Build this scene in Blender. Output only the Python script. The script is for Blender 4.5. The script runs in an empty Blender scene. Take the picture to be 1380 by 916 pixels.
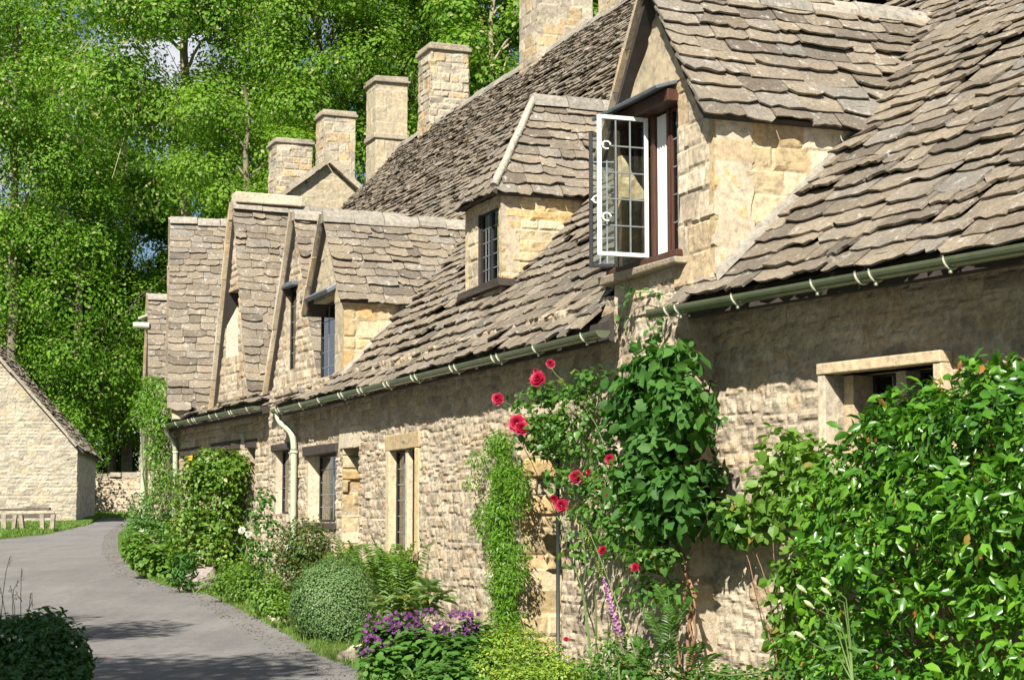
import bpy, math, random
import numpy as np
rng = np.random.default_rng(7)
random.seed(7)
C = bpy.context.scene.collection
Z = np.array([0., 0., 1.])

# ---------------------------------------------------------------- camera
F_PX, CX, CY, EYE = 2400., 690., 458., 1.6
PITCH = math.atan(242. / 2400.)
cam_d = bpy.data.cameras.new('camera')
cam_d.sensor_width = 36
cam_d.lens = 36 * F_PX / 1380.
cam_d.clip_start = .1
cam_d.clip_end = 2000
cam = bpy.data.objects.new('camera', cam_d)
C.objects.link(cam)
cam.location = (0, 0, EYE)
cam.rotation_euler = (math.pi / 2 + PITCH, 0, 0)
bpy.context.scene.camera = cam

# ---------------------------------------------------------------- light
SUN_EL = math.radians(42)
SH = np.array([-.29, -.957]); SH /= np.linalg.norm(SH)
SUN = np.array([SH[0] * math.cos(SUN_EL), SH[1] * math.cos(SUN_EL), math.sin(SUN_EL)])
w = bpy.data.worlds.new('World'); bpy.context.scene.world = w; w.use_nodes = True
nt = w.node_tree; nt.nodes.clear()
sky = nt.nodes.new('ShaderNodeTexSky'); sky.sky_type = 'NISHITA'; sky.sun_disc = False
sky.sun_elevation = SUN_EL
sky.sun_rotation = math.atan2(SH[0], SH[1])
sky.air_density = .75; sky.dust_density = .4; sky.ozone_density = 1.2
bg = nt.nodes.new('ShaderNodeBackground'); bg.inputs['Strength'].default_value = .05
wo = nt.nodes.new('ShaderNodeOutputWorld')
# thin white cloud mixed over the blue
tc = nt.nodes.new('ShaderNodeTexCoord'); nz = nt.nodes.new('ShaderNodeTexNoise')
nz.inputs['Scale'].default_value = 5; nz.inputs['Detail'].default_value = 6
rp = nt.nodes.new('ShaderNodeValToRGB'); rp.color_ramp.elements[0].position = .53; rp.color_ramp.elements[1].position = .61
mx = nt.nodes.new('ShaderNodeMix'); mx.data_type = 'RGBA'; mx.inputs['B'].default_value = (9, 9.2, 9.6, 1)
L = nt.links.new
L(tc.outputs['Generated'], nz.inputs['Vector']); L(nz.outputs['Fac'], rp.inputs['Fac'])
L(rp.outputs['Color'], mx.inputs['Factor']); L(sky.outputs['Color'], mx.inputs['A'])
L(mx.outputs['Result'], bg.inputs['Color']); L(bg.outputs['Background'], wo.inputs['Surface'])
sd = bpy.data.lights.new('sun', 'SUN'); sd.energy = 5.0; sd.angle = math.radians(.53); sd.color = (1, .94, .84)
so = bpy.data.objects.new('sun', sd); C.objects.link(so)
from mathutils import Vector
so.rotation_euler = Vector(SUN).to_track_quat('Z', 'Y').to_euler()
so.location = (-6, -10, 20)
vs = bpy.context.scene.view_settings
vs.view_transform = 'Standard'; vs.look = 'None'; vs.gamma = 1; vs.use_curve_mapping = False
vs.exposure = 0.95
bpy.context.scene.cycles.max_bounces = 6
bpy.context.scene.cycles.diffuse_bounces = 1
bpy.context.scene.cycles.transparent_max_bounces = 8

# ---------------------------------------------------------------- survey helpers (sight lines used once to measure points)
Fv = np.array([0, math.cos(PITCH), math.sin(PITCH)]); Uv = np.array([0, -math.sin(PITCH), math.cos(PITCH)])
Rv = np.array([1., 0, 0]); CAM = np.array([0, 0, EYE])
GS = .023
def ray(u, v): return Fv + Rv * (u - CX) / F_PX + Uv * (CY - v) / F_PX
def onpl(u, v, P, N):
    d = ray(u, v); return CAM + d * (np.dot(P - CAM, N) / np.dot(d, N))
def atz(u, v, z): return onpl(u, v, np.array([0, 0, z]), Z)
GN = np.array([0, -GS, 1.])
def gpt(u, v): return onpl(u, v, np.zeros(3), GN)
def atD(u, v, D):
    d = ray(u, v); return CAM + d * (D / d[1])
def gz(x, y): return GS * np.minimum(y, 95.) 
def px(D): return D / F_PX          # metres per photo pixel at distance D

class Fr:
    def __init__(s, O, t, n):
        s.O = np.array([O[0], O[1], 0.]); s.t = np.array(t, float); s.n = np.array(n, float)
    def P(s, a, z, d=0.): return s.O + s.t * a + s.n * d + Z * z
    def hit(s, u, v, d=0.):
        Q = onpl(u, v, s.O + s.n * d, s.n); return float((Q - s.O) @ s.t), float(Q[2])
    def pt(s, u, v, d=0.): return onpl(u, v, s.O + s.n * d, s.n)
def gutter_line(a, b, z):
    A = atz(*a, z); B = atz(*b, z); t = (B - A) / np.linalg.norm(B - A); n = np.array([-t[1], t[0], 0.])
    return A, B, t, n
GA0, GA1, tA, nA = gutter_line((1380, 330), (880, 418), 3.15)
GB0, GB1, tB, nB = gutter_line((812, 445), (370, 552), 3.09)
GC0, GC1, tC, nC = gutter_line((345, 547), (222, 572), 3.25)
FA = Fr(GA0 - nA * .42, tA, nA); FB = Fr(GB0 - nB * .25, tB, nB); FC = Fr(GC0 - nC * .3, tC, nC)
def slopeN(n, deg): a = math.radians(deg); return n * math.sin(a) + Z * math.cos(a)
def slopeU(n, deg): a = math.radians(deg); return -n * math.cos(a) + Z * math.sin(a)

# ---------------------------------------------------------------- noise
def _h(i, j, s):
    n = (i.astype(np.int64) * 374761393 + j.astype(np.int64) * 668265263 + s * 982451653) & 0x7fffffff
    n = ((n ^ (n >> 13)) * 1274126177) & 0x7fffffff
    return ((n ^ (n >> 16)) & 0xffff) / 65535.
def noise(x, y, s=0):
    x = np.asarray(x, float); y = np.asarray(y, float)
    i = np.floor(x); j = np.floor(y); fx = x - i; fy = y - j
    fx = fx * fx * (3 - 2 * fx); fy = fy * fy * (3 - 2 * fy)
    a = _h(i, j, s); b = _h(i + 1, j, s); c = _h(i, j + 1, s); d = _h(i + 1, j + 1, s)
    return (a * (1 - fx) + b * fx) * (1 - fy) + (c * (1 - fx) + d * fx) * fy - .5
def fbm(x, y, s=0, o=3):
    r = 0; a = 1.
    for k in range(o): r = r + a * noise(x * 2 ** k, y * 2 ** k, s + k); a *= .5
    return r

# ---------------------------------------------------------------- mesh collection
ORG = {}
class MB:
    def __init__(s): s.V = []; s.F = []; s.A = []; s.n = 0
    def add(s, V, F, A=None):
        V = np.asarray(V, float).reshape(-1, 3)
        if not isinstance(F, list): F = [F]
        for f in F:
            f = np.asarray(f, np.int64)
            if f.size: s.F.append(f.reshape(-1, f.shape[-1]) + s.n)
        if A is None: A = np.tile([rng.random(), 0, rng.random(), 1.], (len(V), 1))
        A = np.asarray(A, float)
        if A.ndim == 1: A = np.tile(A, (len(V), 1))
        s.V.append(V); s.A.append(A); s.n += len(V)
    def box(s, O, a, b, c, A=None, jit=0):
        O = np.asarray(O, float); a, b, c = map(np.asarray, (a, b, c))
        V = np.array([O, O + a, O + a + b, O + b, O + c, O + a + c, O + a + b + c, O + b + c])
        if jit: V = V + rng.normal(0, jit, V.shape)
        if np.dot(np.cross(a, b), c) > 0: F = [(0, 3, 2, 1), (4, 5, 6, 7), (0, 1, 5, 4), (1, 2, 6, 5), (2, 3, 7, 6), (3, 0, 4, 7)]
        else: F = [(0, 1, 2, 3), (4, 7, 6, 5), (0, 4, 5, 1), (1, 5, 6, 2), (2, 6, 7, 3), (3, 7, 4, 0)]
        s.add(V, np.array(F), A)
    def tube(s, pts, r0, r1=None, seg=7, A=None, cap=True):
        pts = np.asarray(pts, float); n = len(pts); r1 = r0 if r1 is None else r1
        rad = np.linspace(r0, r1, n) if np.ndim(r0) == 0 else np.asarray(r0)
        T = np.gradient(pts, axis=0); T /= np.linalg.norm(T, axis=1)[:, None] + 1e-9
        ref = np.array([.3, .9, .1]) if abs(T[0] @ np.array([.3, .9, .1])) < .8 else np.array([1., 0, 0])
        X = np.cross(T, ref); X /= np.linalg.norm(X, axis=1)[:, None] + 1e-9; Y = np.cross(T, X)
        an = np.linspace(0, 2 * math.pi, seg, endpoint=False)
        V = pts[:, None] + rad[:, None, None] * (np.cos(an)[None, :, None] * X[:, None] + np.sin(an)[None, :, None] * Y[:, None])
        i = np.arange(n - 1)[:, None] * seg; j = np.arange(seg)[None]; k = (j + 1) % seg
        F = np.stack([i + j, i + k, i + seg + k, i + seg + j], -1).reshape(-1, 4)
        Fs = [F]
        if cap: Fs += [np.arange(seg)[None, :], (np.arange(seg)[::-1] + (n - 1) * seg)[None, :]]
        s.add(V.reshape(-1, 3), Fs, A)
def mk(name, mb, mat, parent=None, smooth=False, bevel=0, loc=None, label=None):
    me = bpy.data.meshes.new(name)
    org = np.zeros(3)
    if parent is not None: org = ORG[parent]
    elif loc is not None: org = np.asarray(loc, float)
    if mb.n:
        V = np.concatenate(mb.V) - org; A = np.concatenate(mb.A)
        me.vertices.add(len(V)); me.vertices.foreach_set('co', V.ravel().astype(np.float32))
        tot = np.concatenate([np.full(len(f), f.shape[1]) for f in mb.F]); idx = np.concatenate([f.ravel() for f in mb.F])
        me.loops.add(len(idx)); me.loops.foreach_set('vertex_index', idx.astype(np.int32))
        me.polygons.add(len(tot)); st = np.concatenate([[0], np.cumsum(tot)[:-1]])
        me.polygons.foreach_set('loop_start', st.astype(np.int32)); me.polygons.foreach_set('loop_total', tot.astype(np.int32))
        me.update(calc_edges=True)
        at = me.attributes.new('sc', 'FLOAT_COLOR', 'POINT'); at.data.foreach_set('color', A.ravel().astype(np.float32))
        me.polygons.foreach_set('use_smooth', np.full(len(tot), bool(smooth)))
    me.materials.append(mat)
    o = bpy.data.objects.new(name, me); C.objects.link(o)
    ORG[o] = org
    if parent is not None: o.parent = parent
    else: o.location = org
    if bevel:
        m = o.modifiers.new('bevel', 'BEVEL'); m.width = bevel; m.segments = 2; m.limit_method = 'ANGLE'
    if label: o['label'] = label
    return o
def thing(name, label, cat, loc, group=None):
    o = bpy.data.objects.new(name, None); C.objects.link(o); o.location = loc; o.empty_display_size = .2
    ORG[o] = np.asarray(loc, float); tag(o, label, cat, group); return o
def tag(o, label=None, cat=None, group=None, kind=None):
    if label: o['label'] = label
    if cat: o['category'] = cat
    if group: o['group'] = group
    if kind: o['kind'] = kind
    return o

# ---------------------------------------------------------------- materials
def material(name):
    m = bpy.data.materials.new(name); m.use_nodes = True; n = m.node_tree; n.nodes.clear()
    out = n.nodes.new('ShaderNodeOutputMaterial'); p = n.nodes.new('ShaderNodeBsdfPrincipled')
    n.links.new(p.outputs['BSDF'], out.inputs['Surface']); return m, n, p, out
def nd(n, t, **kw):
    x = n.nodes.new(t)
    for k, v in kw.items(): setattr(x, k, v)
    return x
def ramp(n, fac, stops):
    r = nd(n, 'ShaderNodeValToRGB'); e = r.color_ramp.elements
    while len(e) < len(stops): e.new(.5)
    for q, (p, c) in zip(e, stops): q.position = p; q.color = (*c, 1) if len(c) == 3 else c
    n.links.new(fac, r.inputs['Fac']); return r.outputs['Color']
def texn(n, scale, detail=5, rough=.6, obj=True, stretch=None):
    t = nd(n, 'ShaderNodeTexCoord'); x = nd(n, 'ShaderNodeTexNoise')
    x.inputs['Scale'].default_value = scale; x.inputs['Detail'].default_value = detail; x.inputs['Roughness'].default_value = rough
    src = t.outputs['Object']
    if stretch:
        mp = nd(n, 'ShaderNodeMapping'); mp.inputs['Scale'].default_value = stretch
        n.links.new(src, mp.inputs['Vector']); src = mp.outputs['Vector']
    n.links.new(src, x.inputs['Vector']); return x.outputs['Fac']
def mixc(n, f, a, b, mode='MIX'):
    m = nd(n, 'ShaderNodeMix', data_type='RGBA', blend_type=mode)
    if isinstance(f, (int, float)): m.inputs['Factor'].default_value = f
    else: n.links.new(f, m.inputs['Factor'])
    for k, q in (('A', a), ('B', b)):
        if isinstance(q, tuple): m.inputs[k].default_value = (*q, 1)
        else: n.links.new(q, m.inputs[k])
    return m.outputs['Result']
def mathn(n, op, a, b=0.):
    m = nd(n, 'ShaderNodeMath', operation=op)
    for k, q in ((0, a), (1, b)):
        if isinstance(q, (int, float)): m.inputs[k].default_value = q
        else: n.links.new(q, m.inputs[k])
    return m.outputs[0]
def attr(n):
    a = nd(n, 'ShaderNodeAttribute', attribute_name='sc'); s = nd(n, 'ShaderNodeSeparateColor')
    n.links.new(a.outputs['Color'], s.inputs['Color']); return s.outputs
def bump(n, p, h, strength=.5, dist=.01):
    b = nd(n, 'ShaderNodeBump'); b.inputs['Strength'].default_value = strength; b.inputs['Distance'].default_value = dist
    n.links.new(h, b.inputs['Height']); n.links.new(b.outputs['Normal'], p.inputs['Normal'])

def stone_mat(name, tones, mortar, stain=(.16, .15, .13), stain_amt=.5, ochre=(.55, .36, .14), fine=30, bs=.6, white=.0):
    m, n, p, o = material(name); a = attr(n)
    k = len(tones) - 1
    c = ramp(n, a[0], [(i / k, t) for i, t in enumerate(tones)])
    c = mixc(n, mathn(n, 'MULTIPLY', mathn(n, 'GREATER_THAN', a[2], .72), .45), c, ochre)
    c = mixc(n, mathn(n, 'MULTIPLY', a[1], .85), c, mortar)
    s1 = ramp(n, texn(n, 2.2, 6, .7), [(.45, (0, 0, 0)), (.68, (1, 1, 1))])
    c = mixc(n, mathn(n, 'MULTIPLY', s1, stain_amt), c, mixc(n, .6, c, stain))
    s2 = ramp(n, texn(n, fine, 5, .75), [(.28, (.5, .5, .5)), (.48, (.95, .95, .95)), (.72, (1.35, 1.3, 1.22))])
    c = mixc(n, 1., c, s2, 'MULTIPLY')
    sp = ramp(n, texn(n, 9, 8, .8), [(.56, (0, 0, 0)), (.64, (1, 1, 1))])
    if white: c = mixc(n, mathn(n, 'MULTIPLY', sp, white), c, (.62, .60, .54))
    n.links.new(c, p.inputs['Base Color']); p.inputs['Roughness'].default_value = .92; p.inputs['Specular IOR Level'].default_value = .2
    h = mathn(n, 'ADD', texn(n, fine * 1.1, 6, .75), mathn(n, 'MULTIPLY', texn(n, fine * 4, 3, .7), .35))
    bump(n, p, h, bs, .012); return m
M = {}
M['rubble'] = stone_mat('rubble stone', [(.30, .245, .185), (.42, .35, .26), (.50, .42, .31), (.54, .47, .36)], (.48, .41, .31), ochre=(.44, .31, .17), bs=.9, fine=22)
M['rubble_dark'] = stone_mat('dark rubble', [(.16, .14, .11), (.28, .24, .19), (.38, .33, .26)], (.33, .29, .23))
M['cheek'] = stone_mat('buff limestone', [(.38, .29, .16), (.47, .365, .21), (.55, .45, .29), (.58, .51, .37)], (.50, .41, .26), ochre=(.60, .38, .14), stain_amt=.35, fine=18, bs=.4, white=.15)
M['ashlar'] = stone_mat('dressed limestone', [(.40, .33, .24), (.52, .44, .32), (.60, .52, .39)], (.45, .38, .28), fine=22, bs=.3, ochre=(.58, .42, .22), stain_amt=.6)
M['chimney'] = stone_mat('chimney limestone', [(.34, .30, .235), (.44, .38, .285), (.50, .44, .335)], (.42, .37, .29), fine=16, bs=.35, stain_amt=.75, stain=(.12, .12, .11))
M['render'] = stone_mat('lime render', [(.42, .355, .25), (.46, .395, .28)], (.5, .43, .31), fine=12, bs=.2, ochre=(.52, .42, .27), stain_amt=.5)
M['barn'] = stone_mat('barn rubble', [(.30, .27, .21), (.40, .36, .285), (.48, .44, .355)], (.45, .41, .33), fine=14, ochre=(.55, .44, .26), bs=.5)
M['slate'] = stone_mat('stone slate', [(.145, .122, .095), (.21, .178, .135), (.265, .225, .17), (.30, .25, .185), (.24, .222, .192)], (.2, .2, .2), stain=(.10, .10, .095), stain_amt=.75, ochre=(.26, .212, .152), fine=40, bs=1., white=.6)
M['coping'] = stone_mat('coping stone', [(.33, .28, .21), (.42, .36, .27), (.38, .35, .29)], (.4, .36, .3), ochre=(.40, .33, .23), stain=(.12, .12, .11), stain_amt=.7, fine=22, bs=.5, white=.3)
M['ridge'] = stone_mat('ridge stone', [(.22, .205, .175), (.27, .25, .21), (.31, .285, .24)], (.4, .36, .3), ochre=(.40, .36, .29), stain=(.14, .14, .13), stain_amt=.45, fine=20, bs=.5, white=.4)
M['rock'] = stone_mat('rock', [(.22, .18, .165), (.32, .27, .25)], (.4, .36, .3), fine=30, white=.3)
def plain(name, col, rough=.6, metal=0, var=.25, scale=8, b=0, spec=.4, stretch=None):
    m, n, p, o = material(name)
    v = ramp(n, texn(n, scale, 5, .65, stretch=stretch), [(.3, (1 - var,) * 3), (.7, (1 + var,) * 3)])
    n.links.new(mixc(n, 1., col, v, 'MULTIPLY'), p.inputs['Base Color'])
    p.inputs['Roughness'].default_value = rough; p.inputs['Metallic'].default_value = metal; p.inputs['Specular IOR Level'].default_value = spec
    if b: bump(n, p, texn(n, scale * 5, 4, stretch=stretch), b, .006)
    return m
M['under'] = plain('roof underlay', (.05, .042, .035), .95)
M['gutter'] = plain('gutter green paint', (.10, .12, .07), .25, var=.2, scale=5, spec=.6)
M['pipe'] = plain('downpipe sage paint', (.44, .48, .34), .4, var=.1, scale=5)
M['bracket'] = plain('bracket paint', (.55, .56, .43), .45, var=.15)
M['dark_pipe'] = plain('dark iron', (.03, .04, .035), .5)
M['lead'] = plain('lead sheet', (.17, .19, .22), .5, metal=.3, b=.2)
M['bars'] = plain('lead cames', (.28, .30, .31), .45, metal=.4)
M['iron'] = plain('black iron', (.02, .02, .022), .5)
M['white'] = plain('white paint', (.80, .80, .76), .35, var=.06, scale=12)
M['timber'] = plain('brown timber', (.075, .033, .02), .5, var=.4, scale=4, stretch=(14, 14, 1), b=.3)
M['old_timber'] = plain('weathered timber', (.055, .042, .034), .8, var=.4, scale=4, stretch=(3, 3, 12), b=.5)
M['grey_timber'] = plain('grey timber', (.30, .25, .20), .85, var=.3, b=.4)
M['curtain'] = plain('white curtain', (.75, .74, .70), .9, var=.05)
M['inner'] = plain('painted room shade', (.03, .028, .025), .9)  # near-black colour stands in for the shade inside the rooms
M['bark'] = plain('bark', (.17, .14, .10), .9, var=.4, scale=3, b=.8)
M['pale_bark'] = plain('pale bark', (.33, .28, .18), .85, var=.35, scale=3, b=.6)
M['stem'] = plain('green stem', (.10, .16, .04), .6)
M['vine'] = plain('brown vine', (.24, .13, .07), .8, var=.3, scale=20, b=.4)
def glass():
    m, n, p, o = material('window glass'); n.nodes.remove(p)
    t = nd(n, 'ShaderNodeBsdfTransparent'); g = nd(n, 'ShaderNodeBsdfGlossy'); g.inputs['Roughness'].default_value = .04
    t.inputs['Color'].default_value = (.88, .92, .9, 1)
    fr = nd(n, 'ShaderNodeFresnel'); fr.inputs['IOR'].default_value = 1.5; x = nd(n, 'ShaderNodeMixShader')
    b = nd(n, 'ShaderNodeBump'); b.inputs['Strength'].default_value = .15; n.links.new(texn(n, 6, 2), b.inputs['Height']); n.links.new(b.outputs['Normal'], g.inputs['Normal'])
    n.links.new(mathn(n, 'MULTIPLY', fr.outputs[0], 1.6), x.inputs[0]); n.links.new(t.outputs[0], x.inputs[1]); n.links.new(g.outputs[0], x.inputs[2])
    n.links.new(x.outputs[0], o.inputs['Surface']); return m
M['glass'] = glass()
def leaf_mat(name, tones, young=None, rough=.45, trans=.35, tcol=None, spec=.5):
    m, n, p, o = material(name); a = attr(n); k = len(tones) - 1
    c = ramp(n, a[0], [(i / k, t) for i, t in enumerate(tones)])
    if young: c = mixc(n, a[2], c, young)
    n.links.new(c, p.inputs['Base Color']); p.inputs['Roughness'].default_value = rough; p.inputs['Specular IOR Level'].default_value = spec
    t = nd(n, 'ShaderNodeBsdfTranslucent'); n.links.new(mixc(n, 1., c, tcol or (1.5, 1.6, .5), 'MULTIPLY'), t.inputs['Color'])
    x = nd(n, 'ShaderNodeMixShader'); x.inputs[0].default_value = trans
    n.links.new(p.outputs['BSDF'], x.inputs[1]); n.links.new(t.outputs[0], x.inputs[2]); n.links.new(x.outputs[0], o.inputs['Surface']); return m
G = leaf_mat
M['lf_tree'] = G('tree leaves', [(.065, .15, .014), (.13, .27, .025), (.22, .39, .045)], (.42, .42, .20), .65, .4, spec=.25)
M['lf_tree2'] = G('light tree leaves', [(.075, .16, .016), (.15, .28, .028), (.23, .38, .045)], (.42, .42, .20), .65, .4, spec=.25)
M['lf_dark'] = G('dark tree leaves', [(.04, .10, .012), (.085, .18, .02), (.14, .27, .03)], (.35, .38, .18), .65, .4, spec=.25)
M['lf_camellia'] = G('camellia leaves', [(.02, .07, .008), (.06, .18, .014), (.16, .34, .025)], (.36, .13, .04), .32, .25, spec=.5)
M['lf_clematis'] = G('clematis leaves', [(.07, .16, .02), (.12, .24, .03), (.18, .32, .05)], (.3, .2, .05), .45)
M['lf_honey'] = G('honeysuckle leaves', [(.025, .085, .014), (.05, .145, .022), (.09, .21, .035)], (.2, .25, .06), .6, .25, spec=.3)
M['lf_rose'] = G('rose leaves', [(.045, .13, .02), (.08, .19, .03), (.13, .26, .04)], (.2, .2, .05), .42)
M['lf_jasmine'] = G('jasmine leaves', [(.07, .17, .015), (.12, .26, .02), (.18, .35, .035)], (.3, .4, .06), .45)
M['lf_box'] = G('box leaves', [(.07, .14, .04), (.11, .20, .06), (.17, .27, .09)], (.2, .3, .08), .5, .2)
M['lf_fern'] = G('fern fronds', [(.08, .17, .02), (.13, .25, .03), (.19, .33, .05)], (.3, .36, .07), .5)
M['lf_shrub'] = G('shrub leaves', [(.07, .15, .018), (.12, .23, .025), (.19, .32, .04)], (.45, .42, .10), .42)
M['lf_red'] = G('red green shrub leaves', [(.035, .08, .015), (.07, .14, .025), (.11, .18, .035)], (.17, .10, .035), .42)
M['lf_euph'] = G('lime leaves', [(.13, .23, .025), (.20, .33, .04), (.30, .42, .06)], (.42, .48, .08), .5)
M['lf_geran'] = G('geranium leaves', [(.04, .11, .018), (.08, .19, .03), (.13, .27, .045)], (.2, .3, .05), .5)
M['lf_grey'] = G('grey green leaves', [(.13, .20, .09), (.18, .27, .12), (.24, .33, .16)], (.4, .3, .12), .5)
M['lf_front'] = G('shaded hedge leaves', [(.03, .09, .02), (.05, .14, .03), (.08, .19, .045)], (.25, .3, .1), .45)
M['grass'] = G('grass', [(.08, .16, .02), (.13, .23, .03), (.20, .30, .05)], (.35, .33, .12), .6)
M['litter'] = G('leaf litter', [(.09, .06, .03), (.16, .12, .06), (.24, .20, .13)], None, .9, .05)
M['dry'] = G('dry stalks', [(.14, .12, .06), (.20, .17, .09)], None, .8, .1)
M['pet_red'] = G('crimson petals', [(.22, .001, .02), (.36, .003, .035), (.45, .01, .05)], None, .5, .3, (1.3, .8, .8))
M['pet_purple'] = G('purple petals', [(.075, .014, .085), (.125, .025, .135), (.20, .05, .19)], None, .5, .3, (1.3, .8, 1.3))
M['pet_pink'] = G('pink petals', [(.45, .20, .42), (.60, .36, .56)], None, .5, .35, (1.2, .9, 1.2))
M['pet_white'] = G('white petals', [(.6, .62, .5), (.75, .76, .66)], None, .5, .3, (1., 1., .9))
M['bud'] = G('lily buds', [(.42, .50, .22), (.60, .66, .38)], None, .4, .25, (1., 1., .8))
M['pet_yellow'] = G('yellow petals', [(.75, .42, .02), (.8, .5, .05)], None, .5, .3, (1., 1., .6))

def road_mat():
    m, n, p, o = material('asphalt lane')
    c = ramp(n, texn(n, .5, 6, .6), [(.3, (.155, .153, .152)), (.7, (.21, .206, .202))])
    c = mixc(n, .75, c, ramp(n, texn(n, 70, 4, .85), [(.3, (.45, .45, .45)), (.7, (1.6, 1.55, 1.5))]), 'MULTIPLY')
    c = mixc(n, .55, c, ramp(n, texn(n, .9, 7, .75, stretch=(2.5, .35, 1)), [(.35, (.66, .66, .68)), (.6, (1.12, 1.1, 1.06))]), 'MULTIPLY')
    c = mixc(n, ramp(n, texn(n, 1.3, 5, .7, stretch=(1.5, .5, 1)), [(.55, (0, 0, 0)), (.75, (.6, .6, .6))]), c, (.17, .14, .11))
    c = mixc(n, .8, c, ramp(n, texn(n, 11, 8, .85), [(.3, (.62, .62, .62)), (.55, (1.05, 1.05, 1.05)), (.75, (1.3, 1.27, 1.22))]), 'MULTIPLY')
    n.links.new(c, p.inputs['Base Color']); p.inputs['Roughness'].default_value = .9
    bump(n, p, texn(n, 120, 4, .8), .6, .01); return m
M['road'] = road_mat()
def soil_mat():
    m, n, p, o = material('earth and turf')
    c = ramp(n, texn(n, 1.2, 7, .7), [(.35, (.12, .095, .06)), (.5, (.09, .12, .035)), (.7, (.11, .17, .035))])
    c = mixc(n, .7, c, ramp(n, texn(n, 40, 4, .8), [(.3, (.4, .4, .4)), (.7, (1.5, 1.5, 1.5))]), 'MULTIPLY')
    n.links.new(c, p.inputs['Base Color']); p.inputs['Roughness'].default_value = .95
    bump(n, p, texn(n, 50, 5, .8), .8, .03); return m
M['soil'] = soil_mat()

# ---------------------------------------------------------------- rubble / ashlar surfaces
def stones(S, Zz, seed, rh=(.08, .15), sw=(.14, .38), amp=.022, edge=.022, warp=.03, hs=1., rough=1.):
    r = np.random.default_rng(seed)
    s = S + warp * fbm(S * 3.1 + 7, Zz * 3.3, seed) * 1.6
    z = Zz + warp * fbm(S * 2.3, Zz * 2.9 + 3, seed + 9) * 1.3 + .04 * noise(S * .7, Zz * .3, seed + 4)
    z0 = z.min() - .3; zb = [z0]
    while zb[-1] < z.max() + .3: zb.append(zb[-1] + r.uniform(*rh))
    zb = np.array(zb); row = np.clip(np.searchsorted(zb, z) - 1, 0, len(zb) - 2)
    dz = np.minimum(z - zb[row], zb[row + 1] - z)
    e = np.zeros_like(s); tone = np.zeros_like(s); hue = np.zeros_like(s); tl = np.zeros_like(s); tl2 = np.zeros_like(s); ht = np.zeros_like(s)
    smin, smax = s.min() - 1, s.max() + 1
    for k in range(len(zb) - 1):
        mk_ = row == k
        if not mk_.any():
            continue
        sb = [smin + r.uniform(0, .3)]
        while sb[-1] < smax: sb.append(sb[-1] + r.uniform(*sw))
        sb = np.array([smin - 1] + sb); ss = s[mk_]; ci = np.clip(np.searchsorted(sb, ss) - 1, 0, len(sb) - 2)
        ds = np.minimum(ss - sb[ci], sb[ci + 1] - ss)
        T = r.random(len(sb)); Hh = r.random(len(sb)); A1 = r.normal(0, 1, len(sb)); A2 = r.normal(0, 1, len(sb)); Q = r.random(len(sb))
        e[mk_] = np.minimum(ds, dz[mk_] * 1.15); tone[mk_] = T[Q.argsort()[ci] % len(T)]; hue[mk_] = Hh[ci]
        tl[mk_] = A1[ci] * (ss - (sb[ci] + sb[ci + 1]) / 2); tl2[mk_] = A2[ci] * (z[mk_] - (zb[k] + zb[k + 1]) / 2); ht[mk_] = Q[ci]
    pz = np.clip(e / edge, 0, 1); pr = pz * pz * (3 - 2 * pz)
    h = pr * amp * (.55 + .7 * ht) + pr * (tl * .06 + tl2 * .12) * (amp / .022)
    h = h * hs + rough * amp * (.55 * fbm(S * 20, Zz * 22, seed + 20, 3) * (.4 + .6 * pr) + .6 * fbm(S * 6, Zz * 8, seed + 30, 2))
    return h, tone, 1 - np.clip(e / (edge * .55), 0, 1), hue
def inpoly(x, y, poly):
    r = np.zeros(x.shape, bool); n = len(poly)
    for i in range(n):
        x1, y1 = poly[i]; x2, y2 = poly[(i + 1) % n]
        if y1 == y2: continue
        c = ((y1 > y) != (y2 > y)) & (x < (x2 - x1) * (y - y1) / (y2 - y1) + x1); r ^= c
    return r
def lines(a, b, res, edges):
    g = np.linspace(a, b, max(2, int(round((b - a) / res)) + 1)); ed = [e for e in edges if a < e < b]
    for e in ed: g = g[(np.abs(g - e) > res * .45) | (g == a) | (g == b)]
    return np.unique(np.concatenate([g, ed]))
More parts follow.
